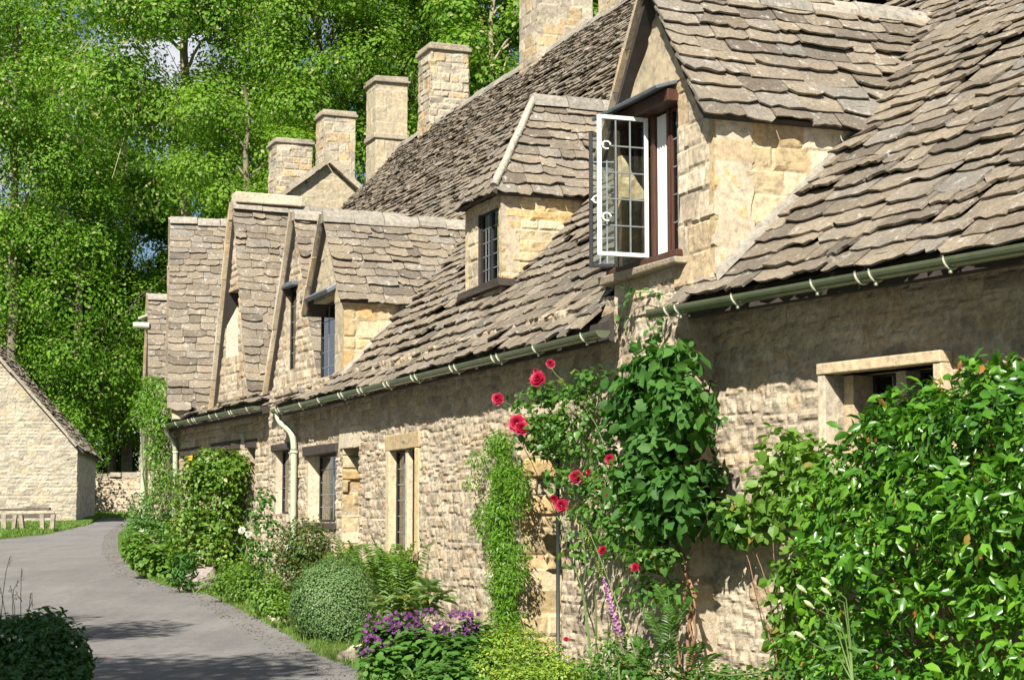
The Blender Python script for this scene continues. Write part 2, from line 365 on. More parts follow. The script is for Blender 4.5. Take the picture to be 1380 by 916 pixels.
def panel(mb, O, X, Y, N, rect, res, seed, holes=(), poly=None, back=.35, flat=False, **kw):
    a0, a1, b0, b1 = rect
    gs = lines(a0, a1, res, [h[i] for h in holes for i in (0, 1)]); gz_ = lines(b0, b1, res, [h[i] for h in holes for i in (2, 3)])
    S, T = np.meshgrid(gs, gz_)
    h, tone, mo, hue = stones(S, T, seed, **kw)
    V = O + S[..., None] * X + T[..., None] * Y + h[..., None] * N
    A = np.stack([tone, mo, hue, np.ones_like(h)], -1).reshape(-1, 4)
    ny, nx = S.shape; i = np.arange(ny - 1)[:, None] * nx + np.arange(nx - 1)[None]
    cs = (S[:-1, :-1] + S[1:, 1:]) / 2; cz = (T[:-1, :-1] + T[1:, 1:]) / 2
    keep = np.ones(cs.shape, bool)
    for q in holes: keep &= ~((cs > q[0]) & (cs < q[1]) & (cz > q[2]) & (cz < q[3]))
    if poly is not None: keep &= inpoly(cs, cz, poly)
    Fq = np.stack([i, i + 1, i + nx + 1, i + nx], -1)[keep]
    if np.dot(np.cross(X, Y), N) < 0: Fq = Fq[:, ::-1]
    V = V.reshape(-1, 3)
    e = np.concatenate([Fq[:, [0, 1]], Fq[:, [1, 2]], Fq[:, [2, 3]], Fq[:, [3, 0]]]); key = np.sort(e, 1)
    _, inv, cnt = np.unique(key[:, 0] * len(V) + key[:, 1], return_inverse=True, return_counts=True)
    be = e[cnt[inv] == 1]
    V2 = V - N * back
    Fb = np.stack([be[:, 1], be[:, 0], be[:, 0] + len(V), be[:, 1] + len(V)], -1)
    used = np.zeros(2 * len(V), bool); allF = np.concatenate([Fq, Fb]); used[allF.ravel()] = True
    remap = np.cumsum(used) - 1
    mb.add(np.concatenate([V, V2])[used], remap[allF], np.concatenate([A, A])[used])

# ---------------------------------------------------------------- stone slates
def slates(mb, O, X, Y, N, poly, g0, g1, w0, w1, th, seed, skip=None, wav=.03, jit=1.):
    """poly in (s along X, r up Y); gauge shrinks from g0 at the eave to g1 at the ridge."""
    r = np.random.default_rng(seed); ys = [p[1] for p in poly]; r0, r1 = min(ys), max(ys)
    rr = r0; Vs = []; As = []; nn = 0
    while rr < r1:
        k = (rr - r0) / max(r1 - r0, 1e-6); g = (g0 + (g1 - g0) * k) * r.uniform(.9, 1.1); wk = w0 + (w1 - w0) * k
        ym = min(rr + g * .5, r1 - 1e-4); xs = []
        for i in range(len(poly)):
            (xa, ya), (xb, yb) = poly[i], poly[(i + 1) % len(poly)]
            if (ya > ym) != (yb > ym): xs.append(xa + (xb - xa) * (ym - ya) / (yb - ya))
        if len(xs) >= 2:
            x, xe = min(xs), max(xs)
            while x < xe - .02:
                wd = wk * r.uniform(.55, 1.5); wd = min(wd, xe - x)
                if xe - x - wd < wk * .3: wd = xe - x
                if not (skip and skip(x + wd / 2, rr)):
                    tail = np.linspace(0, wd - .008, 6) + x; dr = r.normal(0, .055 * g * jit, 6) + r.normal(0, .08 * g * jit)
                    dr[0] += abs(r.normal(0, .11 * g)); dr[5] += abs(r.normal(0, .11 * g))
                    if r.random() < .18: dr[:3] += np.linspace(.28, 0, 3) * g * r.random()
                    if r.random() < .18: dr[3:] += np.linspace(0, .28, 3) * g * r.random()
                    t = th * r.uniform(.65, 1.35); rot = r.normal(0, .016 * jit)
                    w_ = wav * 2 * noise(np.array(x * .8), np.array(rr * .8), seed)
                    lift = t * r.uniform(1.4, 2.4) ; tw = r.normal(0, t * .18 * jit)
                    if r.random() < .07: lift += t * r.uniform(.4, 1.2)
                    nt_ = w_ + lift + np.linspace(-tw, tw, 6) + r.normal(0, t * .09, 6)
                    yt = rr + dr + rot * (tail - x)
                    hd = min(rr + g * 1.5, r1 + .01); xh = np.array([x + .004, x + wd - .008]); nh = w_ - t * .1 + np.array([-tw, tw]) * .4
                    mid = min(rr + g * .5, r1 - .02 * g); xm = np.linspace(x, x + wd - .006, 6); nm = w_ + lift * .75 + np.linspace(-tw, tw, 6) * .8 + r.normal(0, t * .10, 6)
                    P = np.concatenate([np.stack([tail, yt, nt_], 1), np.stack([xm, mid + r.normal(0, .04 * g, 6), nm], 1), np.stack([xh, np.full(2, hd), nh], 1),
                                        np.stack([tail + r.normal(0, .003, 6), yt + t * r.uniform(0, .6, 6), nt_ - t * r.uniform(.8, 1.15, 6)], 1), np.stack([xh, np.full(2, hd), nh - t], 1)])
                    Vs.append(P); As.append([r.random(), 0, r.random(), 1.])
                x += wd
        rr += g
    n = len(Vs)
    if not n: return
    P = np.concatenate(Vs); V = O + P[:, :1] * X + P[:, 1:2] * Y + P[:, 2:] * N
    b = (np.arange(n) * 22)[:, None]
    def f(*t): return (b + np.array(t)[None])
    quads = np.concatenate([f(i, i + 1, i + 7, i + 6) for i in range(5)] + [f(14 + i, 15 + i, i + 1, i) for i in range(5)])
    pent = [f(6, 7, 8, 9, 10, 11, 13, 12), f(14, 0, 6, 12, 20), f(5, 19, 21, 13, 11)]
    if np.dot(np.cross(X, Y), N) < 0: quads = quads[:, ::-1]; pent = [q[:, ::-1] for q in pent]
    mb.add(V, [quads] + pent, np.repeat(np.array(As), 22, 0))
def plate(mb, pts, N, off, th):
    """closed flat slab following a polygon, its top 'off' along N."""
    P = np.array(pts) + N * off; n = len(P); V = np.concatenate([P, P - N * th])
    if np.dot(np.cross(P[1] - P[0], P[2] - P[1]), N) < 0: V = np.concatenate([P[::-1], (P - N * th)[::-1]])
    F = [np.arange(n)[None], (np.arange(n)[::-1] + n)[None], np.array([[i, i + n, (i + 1) % n + n, (i + 1) % n] for i in range(n)])]
    mb.add(V, F)
def blocks(mb, P0, P1, side, up, wid, hgt, ln=.45, jit=.006, gap=.008, seed=0):
    """a run of separate stones laid end to end along a line"""
    r = np.random.default_rng(seed); P0 = np.array(P0); P1 = np.array(P1); D = P1 - P0; Lh = np.linalg.norm(D); D /= Lh; x = 0
    while x < Lh - .02:
        l = min(ln * r.uniform(.7, 1.3), Lh - x)
        if Lh - x - l < ln * .3: l = Lh - x
        mb.box(P0 + D * x - side * wid / 2 + up * r.normal(0, jit), D * (l - gap), side * wid * r.uniform(.92, 1.06), up * hgt * r.uniform(.88, 1.12), A=[r.random(), 0, r.random(), 1.], jit=jit * .7)
        x += l
def ridge_caps(mb, P0, P1, side, wid=.16, hgt=.10, ln=.42, seed=0):
    r = np.random.default_rng(seed); P0 = np.array(P0, float); P1 = np.array(P1, float); D = P1 - P0; Lh = np.linalg.norm(D); D /= Lh; x = 0
    prof = [(-1, -1.6), (-.8, -.6), (-.3, .45), (.3, .45), (.8, -.6), (1, -1.6)]
    while x < Lh - .02:
        l = min(ln * r.uniform(.8, 1.2), Lh - x); dz = r.normal(0, .008); sc = r.uniform(.95, 1.08); V = []
        for q in (x, x + l - .01):
            for a, b in prof: V.append(P0 + D * q + side * a * wid * sc + Z * (b * hgt * sc + dz))
        F = [[i, i + 6, i + 7, i + 1] for i in range(5)]
        mb.add(np.array(V) + r.normal(0, .003, (12, 3)), [np.array(F), np.array([[0, 1, 2, 3, 4, 5]]), np.array([[11, 10, 9, 8, 7, 6]])], [r.random(), 0, r.random(), 1.]); x += l

# ---------------------------------------------------------------- leaves
LT = {'full': (np.array([(0, 0, 0), (.33, .5, .10), (.72, .36, .08), (1, 0, -.10), (.72, -.36, .08), (.33, -.5, .10), (.36, 0, 0), (.72, 0, -.01)]),
               [np.array([(0, 6, 1), (7, 3, 2), (0, 5, 6), (4, 3, 7)]), np.array([(6, 7, 2, 1), (5, 4, 7, 6)])]),
      'quad': (np.array([(0, 0, 0), (.5, .5, .1), (1, 0, -.05), (.5, -.5, .1)]), [np.array([(0, 2, 1), (0, 3, 2)])]),
      'round': (np.array([(0, 0, 0), (.18, .42, .06), (.6, .48, .08), (1, 0, -.04), (.6, -.48, .08), (.18, -.42, .06), (.4, 0, -.01)]),
                [np.array([(0, 6, 1), (1, 6, 2), (2, 6, 3), (3, 6, 4), (4, 6, 5), (5, 6, 0)])]),
      'blade': (np.array([(0, .5, 0), (0, -.5, 0), (.55, .38, .0), (.55, -.38, .0), (1, 0, -.12)]), [np.array([(0, 1, 3, 2)]), np.array([(2, 3, 4)])])}
def nrm(a): return a / (np.linalg.norm(a, axis=-1, keepdims=True) + 1e-9)
def leaves(mb, P, N, Ax, ln, wd, kind='full', A=None, young=0.):
    n = len(P)
    if not n: return
    N = nrm(N); Ax = nrm(Ax - (Ax * N).sum(1, keepdims=True) * N); B = np.cross(N, Ax)
    T, Fs = LT[kind]; ln = np.broadcast_to(ln, n)[:, None, None]; wd = np.broadcast_to(wd, n)[:, None, None]
    V = P[:, None] + T[None, :, :1] * Ax[:, None] * ln + T[None, :, 1:2] * B[:, None] * wd + T[None, :, 2:] * N[:, None] * ln
    k = len(T); off = (np.arange(n) * k)[:, None, None]
    if A is None:
        cl = .5 + .9 * fbm(P[:, 0] * 2.1 + P[:, 2] * 1.7, P[:, 1] * 2.3 - P[:, 2] * 1.1, 3, 2)
        r = np.clip(.55 * rng.random(n) + .45 * np.clip(cl, 0, 1), 0, 1)
        A = np.stack([r, np.zeros(n), (rng.random(n) < young) * rng.uniform(.5, 1, n), np.ones(n)], 1)
    mb.add(V.reshape(-1, 3), [(f[None] + off).reshape(-1, f.shape[1]) for f in Fs], np.repeat(A, k, 0))
def blob_points(c, rad, n, shell=.72, seed=0, lump=.22, up_bias=0):
    d = nrm(rng.normal(0, 1, (n, 3)))
    if up_bias: d[:, 2] = np.where(d[:, 2] < -.3, -d[:, 2], d[:, 2])
    rr = shell + (1.05 - shell) * rng.random(n) ** .8
    rr = rr * (1 + lump * 2 * fbm(d[:, 0] * 2.3 + seed, d[:, 1] * 2.3 + d[:, 2] * 1.9, seed, 3))
    return np.asarray(c) + d * rr[:, None] * np.asarray(rad), nrm(d / np.asarray(rad))
def foliage(mb, blobs, ln, wd, kind='full', young=0., droop=.4, nup=.45, nr=.6, wall=None, shell=.72, lump=.22, zmin=True, nout=.6):
    """blobs: (centre, radii, count); wall=(frame, offset) drops leaves that would be inside a wall"""
    for i, (c, rad, n) in enumerate(blobs):
        P, d = blob_points(c, rad, n, shell, seed=i * 7 + 3, lump=lump)
        if wall is not None:
            f, off = wall; k = ((P - f.O) @ f.n) > off; P, d = P[k], d[k]
        if zmin: k = P[:, 2] > gz(P[:, 0], P[:, 1]) + .01; P, d = P[k], d[k]
        m = len(P)
        if m == 0: continue
        N = d * nout + Z * nup + rng.normal(0, nr, (m, 3)) * .6; Ax = rng.normal(0, 1, (m, 3)) + d * .5 - Z * droop
        s = rng.uniform(.65, 1.2, m); leaves(mb, P, N, Ax, ln * s, wd * s, kind, young=young)
def branchy(mb, base, tops, r=.015, seg=6, A=None, wob=.08, bend=.2):
    for t in tops:
        t = np.asarray(t, float); k = 7; u = np.linspace(0, 1, k)[:, None]; L_ = np.linalg.norm(t - base)
        p = base * (1 - u) + t * u + rng.normal(0, wob * L_ * .25, (k, 3)) * np.sin(u * math.pi) + Z * bend * L_ * np.sin(u * math.pi) * .4
        mb.tube(p, r, r * .35, seg, A)
#@@STRUCT
# ================================================================ GROUND
mb = MB()
ys = np.concatenate([np.linspace(-40, 95, 28), [120, 200, 420]]); xs = np.concatenate([[-320, -120], np.linspace(-60, 60, 25), [120, 320]])
X_, Y_ = np.meshgrid(xs, ys); V_ = np.stack([X_, Y_, gz(X_, Y_)], -1).reshape(-1, 3); nx = len(xs)
i_ = np.arange(len(ys) - 1)[:, None] * nx + np.arange(nx - 1)[None]
mb.add(V_, np.stack([i_, i_ + 1, i_ + nx + 1, i_ + nx], -1).reshape(-1, 4))
tag(mk('ground', mb, M['soil']), kind='structure')
def sheet(pts, lift, jit=0, sub=0):
    P = []
    for k in range(len(pts)):
        a, b = np.array(pts[k]), np.array(pts[(k + 1) % len(pts)])
        m = max(1, int(np.linalg.norm(b - a) / .35)) if sub else 1
        for q in range(m): P.append(a + (b - a) * q / m + (rng.normal(0, jit, 2) if sub else 0))
    P = np.array(P); V = np.stack([P[:, 0], P[:, 1], gz(P[:, 0], P[:, 1]) + lift], 1); mb = MB(); mb.add(V, [np.arange(len(V))[None]]); return mb
redge = [gpt(*q)[:2] for q in [(493, 905), (440, 885), (388, 852), (330, 822), (290, 803), (236, 792), (195, 778), (165, 745), (163, 722), (178, 706), (200, 699), (215, 694)]]
ledge = [gpt(*q)[:2] for q in [(150, 688.5), (135, 699), (118, 708), (60, 721), (-30, 731), (-200, 760)]]
near_r = [GB0[:2] + nB[:2] * 1.9, GA0[:2] + nA[:2] * 2.6, np.array([3.2, 2.]), np.array([5., -10.])]
road_poly = near_r[::-1] + redge + ledge + [np.array([-12., 10.]), np.array([-6., -10.])]
area = sum(a[0] * b[1] - b[0] * a[1] for a, b in zip(road_poly, road_poly[1:] + road_poly[:1]))
if area < 0: road_poly = road_poly[::-1]
tag(mk('road', sheet(road_poly, .012, .06, 1), M['road']), kind='structure')

# ================================================================ BUILDING HELPERS
def window(fr, s0, s1, z0, z1, d, parent, cols=2, rows=5, frame='white', fw=.035, kids=True):
    X, Nn = fr.t, fr.n
    m = MB(); O = fr.P(s0, z0, d); w_, h_ = s1 - s0, z1 - z0
    for (a, b, c, e) in ((0, fw, 0, h_), (w_ - fw, w_, 0, h_), (fw, w_ - fw, 0, fw), (fw, w_ - fw, h_ - fw, h_)):
        m.box(O + X * a + Z * c, X * (b - a), Z * (e - c), Nn * .035)
    f = mk('window', m, M[frame], parent, bevel=.003)
    g = MB(); g.box(O + X * fw + Z * fw + Nn * .012, X * (w_ - 2 * fw), Z * (h_ - 2 * fw), Nn * .004); mk('glass_pane', g, M['glass'], f)
    b = MB()
    for k in range(1, cols):
        x = fw + (w_ - 2 * fw) * k / cols; b.box(O + X * (x - .005) + Z * fw + Nn * .008, X * .010, Z * (h_ - 2 * fw), Nn * .013)
    for k in range(1, rows):
        z = fw + (h_ - 2 * fw) * k / rows; b.box(O + X * fw + Z * (z - .005) + Nn * .007, X * (w_ - 2 * fw), Z * .010, Nn * .015)
    mk('glazing_bars', b, M['bars'], f)
    return f
def gutter(P0, P1, t, n, parent, rad=.062, seed=1, brackets=8, capm='bracket'):
    an = np.linspace(math.pi, 2 * math.pi, 11); m = MB(); prof = [(math.cos(a) * rad, math.sin(a) * rad) for a in an] + [(math.cos(a) * (rad - .006), math.sin(a) * (rad - .006)) for a in an[::-1]]
    k = len(prof); V = np.array([P + n * a + Z * b for P in (P0, P1) for a, b in prof])
    F = np.array([[i, (i + 1) % k, (i + 1) % k + k, i + k] for i in range(k)]); m.add(V, [F])
    for P, sg in ((P0, -1), (P1, 1)):   # stop ends
        V = np.array([P + n * math.cos(a) * rad + Z * math.sin(a) * rad for a in an] + [P + t * sg * .008 + n * math.cos(a) * rad + Z * math.sin(a) * rad for a in an]); j = len(an)
        m.add(V, [np.arange(j)[None], (np.arange(j)[::-1] + j)[None], np.array([[i, i + 1, i + 1 + j, i + j] for i in range(j - 1)])])
    g = mk('gutter', m, M['gutter'], parent, smooth=False)
    L_ = np.linalg.norm(P1 - P0); r = np.random.default_rng(seed)
    for q in range(brackets):
        x = L_ * (q + .5) / brackets + r.normal(0, .12); u = np.array([P0 + t * x]); m = MB(); aa = np.linspace(math.pi * .93, 2 * math.pi * 1.02, 12)
        pts = [P0 + t * x + n * math.cos(a) * (rad + .006) + Z * math.sin(a) * (rad + .006) for a in aa]; m.tube(pts, .0075, .0075, 6)
        m.box(P0 + t * (x - .012) + n * (rad * .0) - Z * (rad + .032), t * .024, n * .016, Z * .028)
        if r.random() < .5: m.tube([p + t * .13 for p in pts], .0085, .0085, 6)
        mk('gutter_bracket', m, M['bracket'], g, smooth=True)
    return g
def downpipe(top, pts, parent, rad=.042):
    m = MB(); P = [np.array(p) for p in pts]; S_ = []
    for a, b in zip(P[:-1], P[1:]):
        k = max(2, int(np.linalg.norm(b - a) / .06))
        for q in range(k): S_.append(a + (b - a) * q / k)
    S_.append(P[-1]); S_ = np.array(S_)
    for _ in range(5): S_[1:-1] = (S_[:-2] + S_[1:-1] * 2 + S_[2:]) / 4
    m.tube(S_, rad, rad, 14); c = P[-2]
    m.tube([c, c + Z * .09 - Z * .14], rad * 1.28, rad * 1.28, 14)
    return mk('downpipe', m, M['pipe'], parent, smooth=True)
def slope_frame(E, X, N):
    """frame on a roof plane: Y points up the slope"""
    Y = np.cross(N, X); Y = Y if Y[2] > 0 else -Y; return Y
def gable(fr, apex, foot, side, L_, parent, d=0., wall='rubble', wallkw=None, holes=(), zbase=3.2, res=.03, g=(.19, .15), w=(.36, .28), th=.024, seed=5, over=.10, verge='ashlar', name='gable', vw=.11, vh=.05, back=.3, far=None):
    sa, za = fr.hit(*apex, d + over)
    sf, zf = fr.hit(*foot, d + over)
    if far:
        sx_ = fr.hit(*far, d + over)[0]; sa = (sf + sx_) / 2
        uu = min(np.linspace(0, 1380, 1381), key=lambda q: abs(fr.hit(q, apex[1], d + over)[0] - sa)); za = fr.hit(uu, apex[1], d + over)[1]
    h = abs(sf - sa); sn, sx = sa - h, sa + h          # near foot, far foot
    # front wall
    m = MB(); poly = [(sn + .06, zbase), (sn + .06, zf), (sa, za - .03), (sx - .06, zf), (sx - .06, zbase)]
    kw = dict(rh=(.09, .16), sw=(.15, .35), amp=.018); kw.update(wallkw or {})
    panel(m, fr.P(0, 0, d), fr.t, Z, fr.n, (sn, sx, zbase, za), res, seed, holes=holes, poly=poly, back=back, **kw)
    fw = mk(name + '_wall', m, M[wall], parent)
    pitch = math.atan2(za - zf, h)
    m = MB(); A_ = fr.P(sa, za, d)
    for sg, ff in ((-1, sn), (1, sx)):
        N = fr.t * sg * math.sin(pitch) + Z * math.cos(pitch); Fo = fr.P(ff, zf, d) + fr.n * over
        Y = nrm(A_ + fr.n * over - Fo); Lr = np.linalg.norm(A_ + fr.n * over - Fo)
        slates(m, Fo, -fr.n, Y, N, [(0, -.05), (L_, -.05), (L_, Lr), (0, Lr)], g[0], g[1], w[0], w[1], th, seed + sg, wav=.012)
    rf = mk(name + '_roof', m, M['slate'], parent)
    m = MB()
    for sg, ff in ((-1, sn), (1, sx)):
        N = fr.t * sg * math.sin(pitch) + Z * math.cos(pitch); Fo = fr.P(ff, zf, d) + fr.n * (over - .03); Ap = A_ + fr.n * (over - .03)
        plate(m, [Fo, Fo - fr.n * L_, Ap - fr.n * L_, Ap], N, -.012, .05)
    mk('roof_boarding', m, M['under'], rf)
    m = MB()
    for sg, ff in ((1, sx),):
        N = fr.t * sg * math.sin(pitch) + Z * math.cos(pitch); Fo = fr.P(ff, zf, d); blocks(m, Fo + fr.n * (over - .02) - N * .02, A_ + fr.n * (over - .02) - N * .02, fr.n, N, vw, vh, .5, .005, seed=seed)
    mk('verge_stones', m, M[verge], rf)
    m = MB(); ridge_caps(m, A_ + fr.n * over - Z * .02, A_ - fr.n * L_ - Z * .02, fr.t, .13, .07, .45, seed); mk('ridge_caps', m, M['ridge'], rf)
    return dict(sa=sa, za=za, sn=sn, sx=sx, zf=zf, pitch=pitch, roof=rf, wall=fw)
def chimney(uL, uM, uR, vT, vB, D, parent, fr=None, mat='chimney', cap=True, band=None, rh=(.12, .2), seed=3, dep=.62, capuv=None, amp=.010):
    fr = fr or FB; c = atD(uM, vB, D); zT = float(atD(uM, vT, D)[2]); zB = c[2] - 1.6; c = np.array([c[0], c[1], 0])
    X = -fr.n; T = fr.t
    # width so that the front face ends at uR
    lo, hi = .1, 4.
    for _ in range(30):
        mid = (lo + hi) / 2; q = c + X * mid + Z * 0; dd = q[1]; u = CX + F_PX * q[0] / (dd * math.cos(PITCH) + ((c[2] + zT) / 2 - EYE) * math.sin(PITCH))
        if u < uR: lo = mid
        else: hi = mid
    wd = lo; m = MB(); kw = dict(rh=rh, sw=(.2, .45), amp=amp, edge=.02, warp=.015)
    H_ = zT
    panel(m, c, X, Z, -T, (0, wd, zB, H_), .035, seed, back=.02, **kw); panel(m, c + T * dep, X, Z, T, (0, wd, zB, H_), .12, seed, back=.02, **kw)
    panel(m, c, T, Z, fr.n, (0, dep, zB, H_), .035, seed + 1, back=.02, **kw); panel(m, c + X * wd, T, Z, -fr.n, (0, dep, zB, H_), .12, seed + 2, back=.02, **kw)
    m.box(c + X * .006 + T * .006 + Z * zB, X * (wd - .012), T * (dep - .012), Z * (H_ - zB - .01), A=[.5, .6, 0, 1])
    ch = mk('chimney', m, M[mat], parent)
    if cap:
        m = MB(); o = .07; ch_h = .14
        m.box(c - X * o - T * o + Z * (H_ - .005), X * (wd + 2 * o), T * (dep + 2 * o), Z * ch_h * .55, jit=.006); m.box(c - X * o * .4 - T * o * .4 + Z * (H_ + ch_h * .55), X * (wd + .8 * o), T * (dep + .8 * o), Z * ch_h * .6, jit=.008)
        mk('chimney_cap', m, M['coping'], ch, bevel=.015)
    if band:
        zb = float(atD(uM, band, D)[2]); m = MB(); m.box(c - X * .05 - T * .05 + Z * zb, X * (wd + .1), T * (dep + .1), Z * .13, jit=.004); mk('chimney_band', m, M['coping'], ch, bevel=.02)
    return ch

# ================================================================ NEAR COTTAGE (right)
PB, PA = 47., 44.
NA_, UA = slopeN(nA, PA), slopeU(nA, PA); NB_, UB = slopeN(nB, PB), slopeU(nB, PB)
EA = GA0 - nA * .05 + Z * .05; EB = GB0 - nB * .05 + Z * .06
near = thing('stone_cottage', 'nearest stone cottage with low slate eaves and the open white casement dormer', 'cottage', (3.2, 11.5, .25), 'cottages in the terrace')
s_w0, s_w1 = FA.hit(1281, 490)[0], FA.hit(1122, 510)[0]; zt = FA.hit(1120, 500)[1]
m = MB()
panel(m, FA.O, FA.t, Z, FA.n, (-2.6, 3.60, 0, 3.42), .02, 11, holes=[(s_w0 + .05, s_w1 - .05, 1.35, zt - .03)], back=.4, rh=(.06, .15), sw=(.09, .30), amp=.022, edge=.034, warp=.075, hs=.6, rough=1.5)
mk('wall', m, M['rubble'], near)
# projecting stone window surround
m = MB(); pj = .12
def bx(m, fr, s0, s1, z0, z1, d0, d1, **k): m.box(fr.P(s0, z0, d0), fr.t * (s1 - s0), Z * (z1 - z0), fr.n * (d1 - d0), **k)
bx(m, FA, s_w0 - .03, s_w1 + .03, zt - .03, zt + .045, -.15, pj); bx(m, FA, s_w1 - .045, s_w1 + .03, 1.35, zt - .033, -.15, pj - .01); bx(m, FA, s_w0 - .03, s_w0 + .045, 1.35, zt - .033, -.15, pj - .01)
bx(m, FA, s_w0 - .03, s_w1 + .03, 1.25, 1.35, -.15, pj); bx(m, FA, (s_w0 + s_w1) / 2 - .05, (s_w0 + s_w1) / 2 + .05, 1.35, zt - .033, -.24, -.10)
bx(m, FA, s_w1 - .15, s_w1 - .047, 1.35, zt - .033, -.3, -.05); bx(m, FA, s_w0 + .047, s_w0 + .15, 1.35, zt - .033, -.3, -.05)
mk('window_surround', m, M['ashlar'], near, bevel=.008)
window(FA, s_w0 + .15, (s_w0 + s_w1) / 2 - .05, 1.36, zt - .03, -.26, near, 2, 5, 'iron', .02)
window(FA, (s_w0 + s_w1) / 2 + .05, s_w1 - .15, 1.36, zt - .03, -.26, near, 2, 5, 'iron', .02)
# roof
m = MB(); Xr = tA
LA = 4.6
slates(m, EA, tA, UA, NA_, [(-3.4, -.04), (4.5, -.04), (4.5, LA), (-3.4, LA)], .178, .135, .38, .26, .021, 21, skip=lambda s, r: (s > 3.45 and r < .5) or (s > 3.78 and r < 2.3), wav=.045, jit=1.25)
rfA = mk('roof', m, M['slate'], near)
m = MB(); plate(m, [EA - tA * 3.4, EA + tA * 3.5, EA + tA * 3.5 + UA * 2.4, EA + tA * 4.45 + UA * 2.4, EA + tA * 4.45 + UA * LA, EA - tA * 3.4 + UA * LA], NA_, -.05, .08)
NAb = slopeN(-nA, PA); top = EA + UA * LA; UAd = -nA * math.cos(math.radians(PA)) - Z * math.sin(math.radians(PA))
plate(m, [top - tA * 3.4, top + tA * 3.3, top + tA * 3.3 + UAd * LA, top - tA * 3.4 + UAd * LA], NAb, -.05, .08)
mk('roof_boarding', m, M['under'], rfA)
m = MB(); ridge_caps(m, top - tA * 3.4 + Z * .03, top + tA * 3.72 + Z * .03, nA, .16, .09, .45, 4); mk('ridge_caps', m, M['ridge'], rfA)
m = MB(); bx(m, FA, -2.6, 3.4, 3.07, 3.22, .24, .30); mk('light_stop_board', m, M['under'], near)  # added board, stops sun leaking between gutter and slates
gutter(GA0 - tA * 2.7, GA1, tA, nA, near, seed=5, brackets=9)
m = MB(); bx(m, FA, -2.6, 3.3, .1, 3.3, -.95, -.9); bx(m, FB, -.9, 11.8, .1, 3.3, -.95, -.9); mk('inner_wall', m, M['inner'], near)  # dark panels added behind the windows as room shade
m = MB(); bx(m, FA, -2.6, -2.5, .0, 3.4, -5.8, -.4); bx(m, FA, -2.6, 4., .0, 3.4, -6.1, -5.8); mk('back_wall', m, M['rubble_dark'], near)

# ---- open-casement dormer
sR = FB.hit(938, 300)[0]
zh = FB.hit(875, 146)[1]; zs = FB.hit(875, 350)[1]; hs0 = FB.hit(916, 250)[0]; hs1 = FB.hit(832, 260)[0]
d1 = gable(FB, (875, -26), (946, 150), 'near', 3.4, far=(803, 170), parent=near, wall='ashlar', wallkw=dict(rh=(.16, .28), sw=(.2, .4), amp=.014, edge=.02), holes=[(hs0, hs1, zs, zh)], zbase=3.2, res=.02, g=(.165, .14), w=(.36, .28), th=.018, seed=31, over=.15, name='dormer', vw=.08, vh=.035)
print('dormer1', {k: d1[k] for k in ('sa', 'za', 'sn', 'sx', 'zf', 'pitch')})
m = MB(); tri = [(hs0 + .02, zh + .09), (d1['sa'], d1['za'] - .16), (hs1 - .0, zh + .09)]
plate(m, [FB.P(a, b, .014) for a, b in [(d1['sn'] + .32, zh + .09), (d1['sa'], d1['za'] - .3), (d1['sx'] - .3, zh + .09)]], nB, .014, .03)
mk('plaster_gable', m, M['render'], near)
m = MB(); V = [FB.P(hs0 - .02, zh + .10, .0), FB.P(hs1 + .06, zh + .10, .0), FB.P(hs1 + .06, zh + .035, .20), FB.P(hs0 - .02, zh + .035, .20)]
plate(m, V, nrm(np.cross(V[1] - V[0], V[2] - V[1])) * (1 if np.cross(V[1] - V[0], V[2] - V[1])[2] > 0 else -1), .012, .03); mk('lead_hood', m, M['lead'], near, bevel=.006)
m = MB(); bx(m, FB, hs0 - .01, hs1 + .03, zh - .06, zh + .03, -.25, .10)
bx(m, FB, hs0 - .05, hs1 + .10, zs - .05, zs, -.28, .06)
mid = FB.hit(876, 250)[0]
bx(m, FB, mid - .035, mid + .035, zs + .002, zh - .062, -.20, -.02)
bx(m, FB, hs0 + .002, hs0 + .05, zs + .002, zh - .062, -.20, -.02); bx(m, FB, hs1 - .06, hs1 - .002, zs + .002, zh - .062, -.20, -.02)
mk('timber_window_frame', m, M['timber'], near, bevel=.005)
m = MB(); m.box(FB.P(hs0 - .12, zs - .13, -.1), tB * (hs1 - hs0 + .3), Z * .075, nB * .20, jit=.008); mk('stone_sill', m, M['coping'], near, bevel=.012)
window(FB, hs0 + .055, FB.hit(900, 250, -.03)[0] - .02, zs + .01, zh - .07, -.08, near, 2, 5, 'timber', .02); m = MB(); bx(m, FB, FB.hit(900, 250, -.03)[0] - .018, FB.hit(900, 250, -.03)[0] + .018, zs + .004, zh - .064, -.20, -.03); mk('mullion', m, M['timber'], near, bevel=.004)
m = MB()    # white curtain hanging in the middle light
k = 26; u = np.linspace(0, 1, k); m2 = FB.hit(900, 250, -.03)[0]; xs_ = m2 + .06 + (mid - .10 - m2) * u; dd = -.05 + .008 * np.sin(u * 22)
V = np.concatenate([[FB.P(a, zs + .02, b) for a, b in zip(xs_, dd)], [FB.P(a, zh - .08, b) for a, b in zip(xs_, dd)]]); m.add(V, [np.array([[i, i + 1, i + 1 + k, i + k] for i in range(k - 1)])]); 
V2 = V - nB * .006; m.add(V2, [np.array([[i, i + k, i + 1 + k, i + 1] for i in range(k - 1)])]); mk('curtain', m, M['curtain'], near, smooth=True)
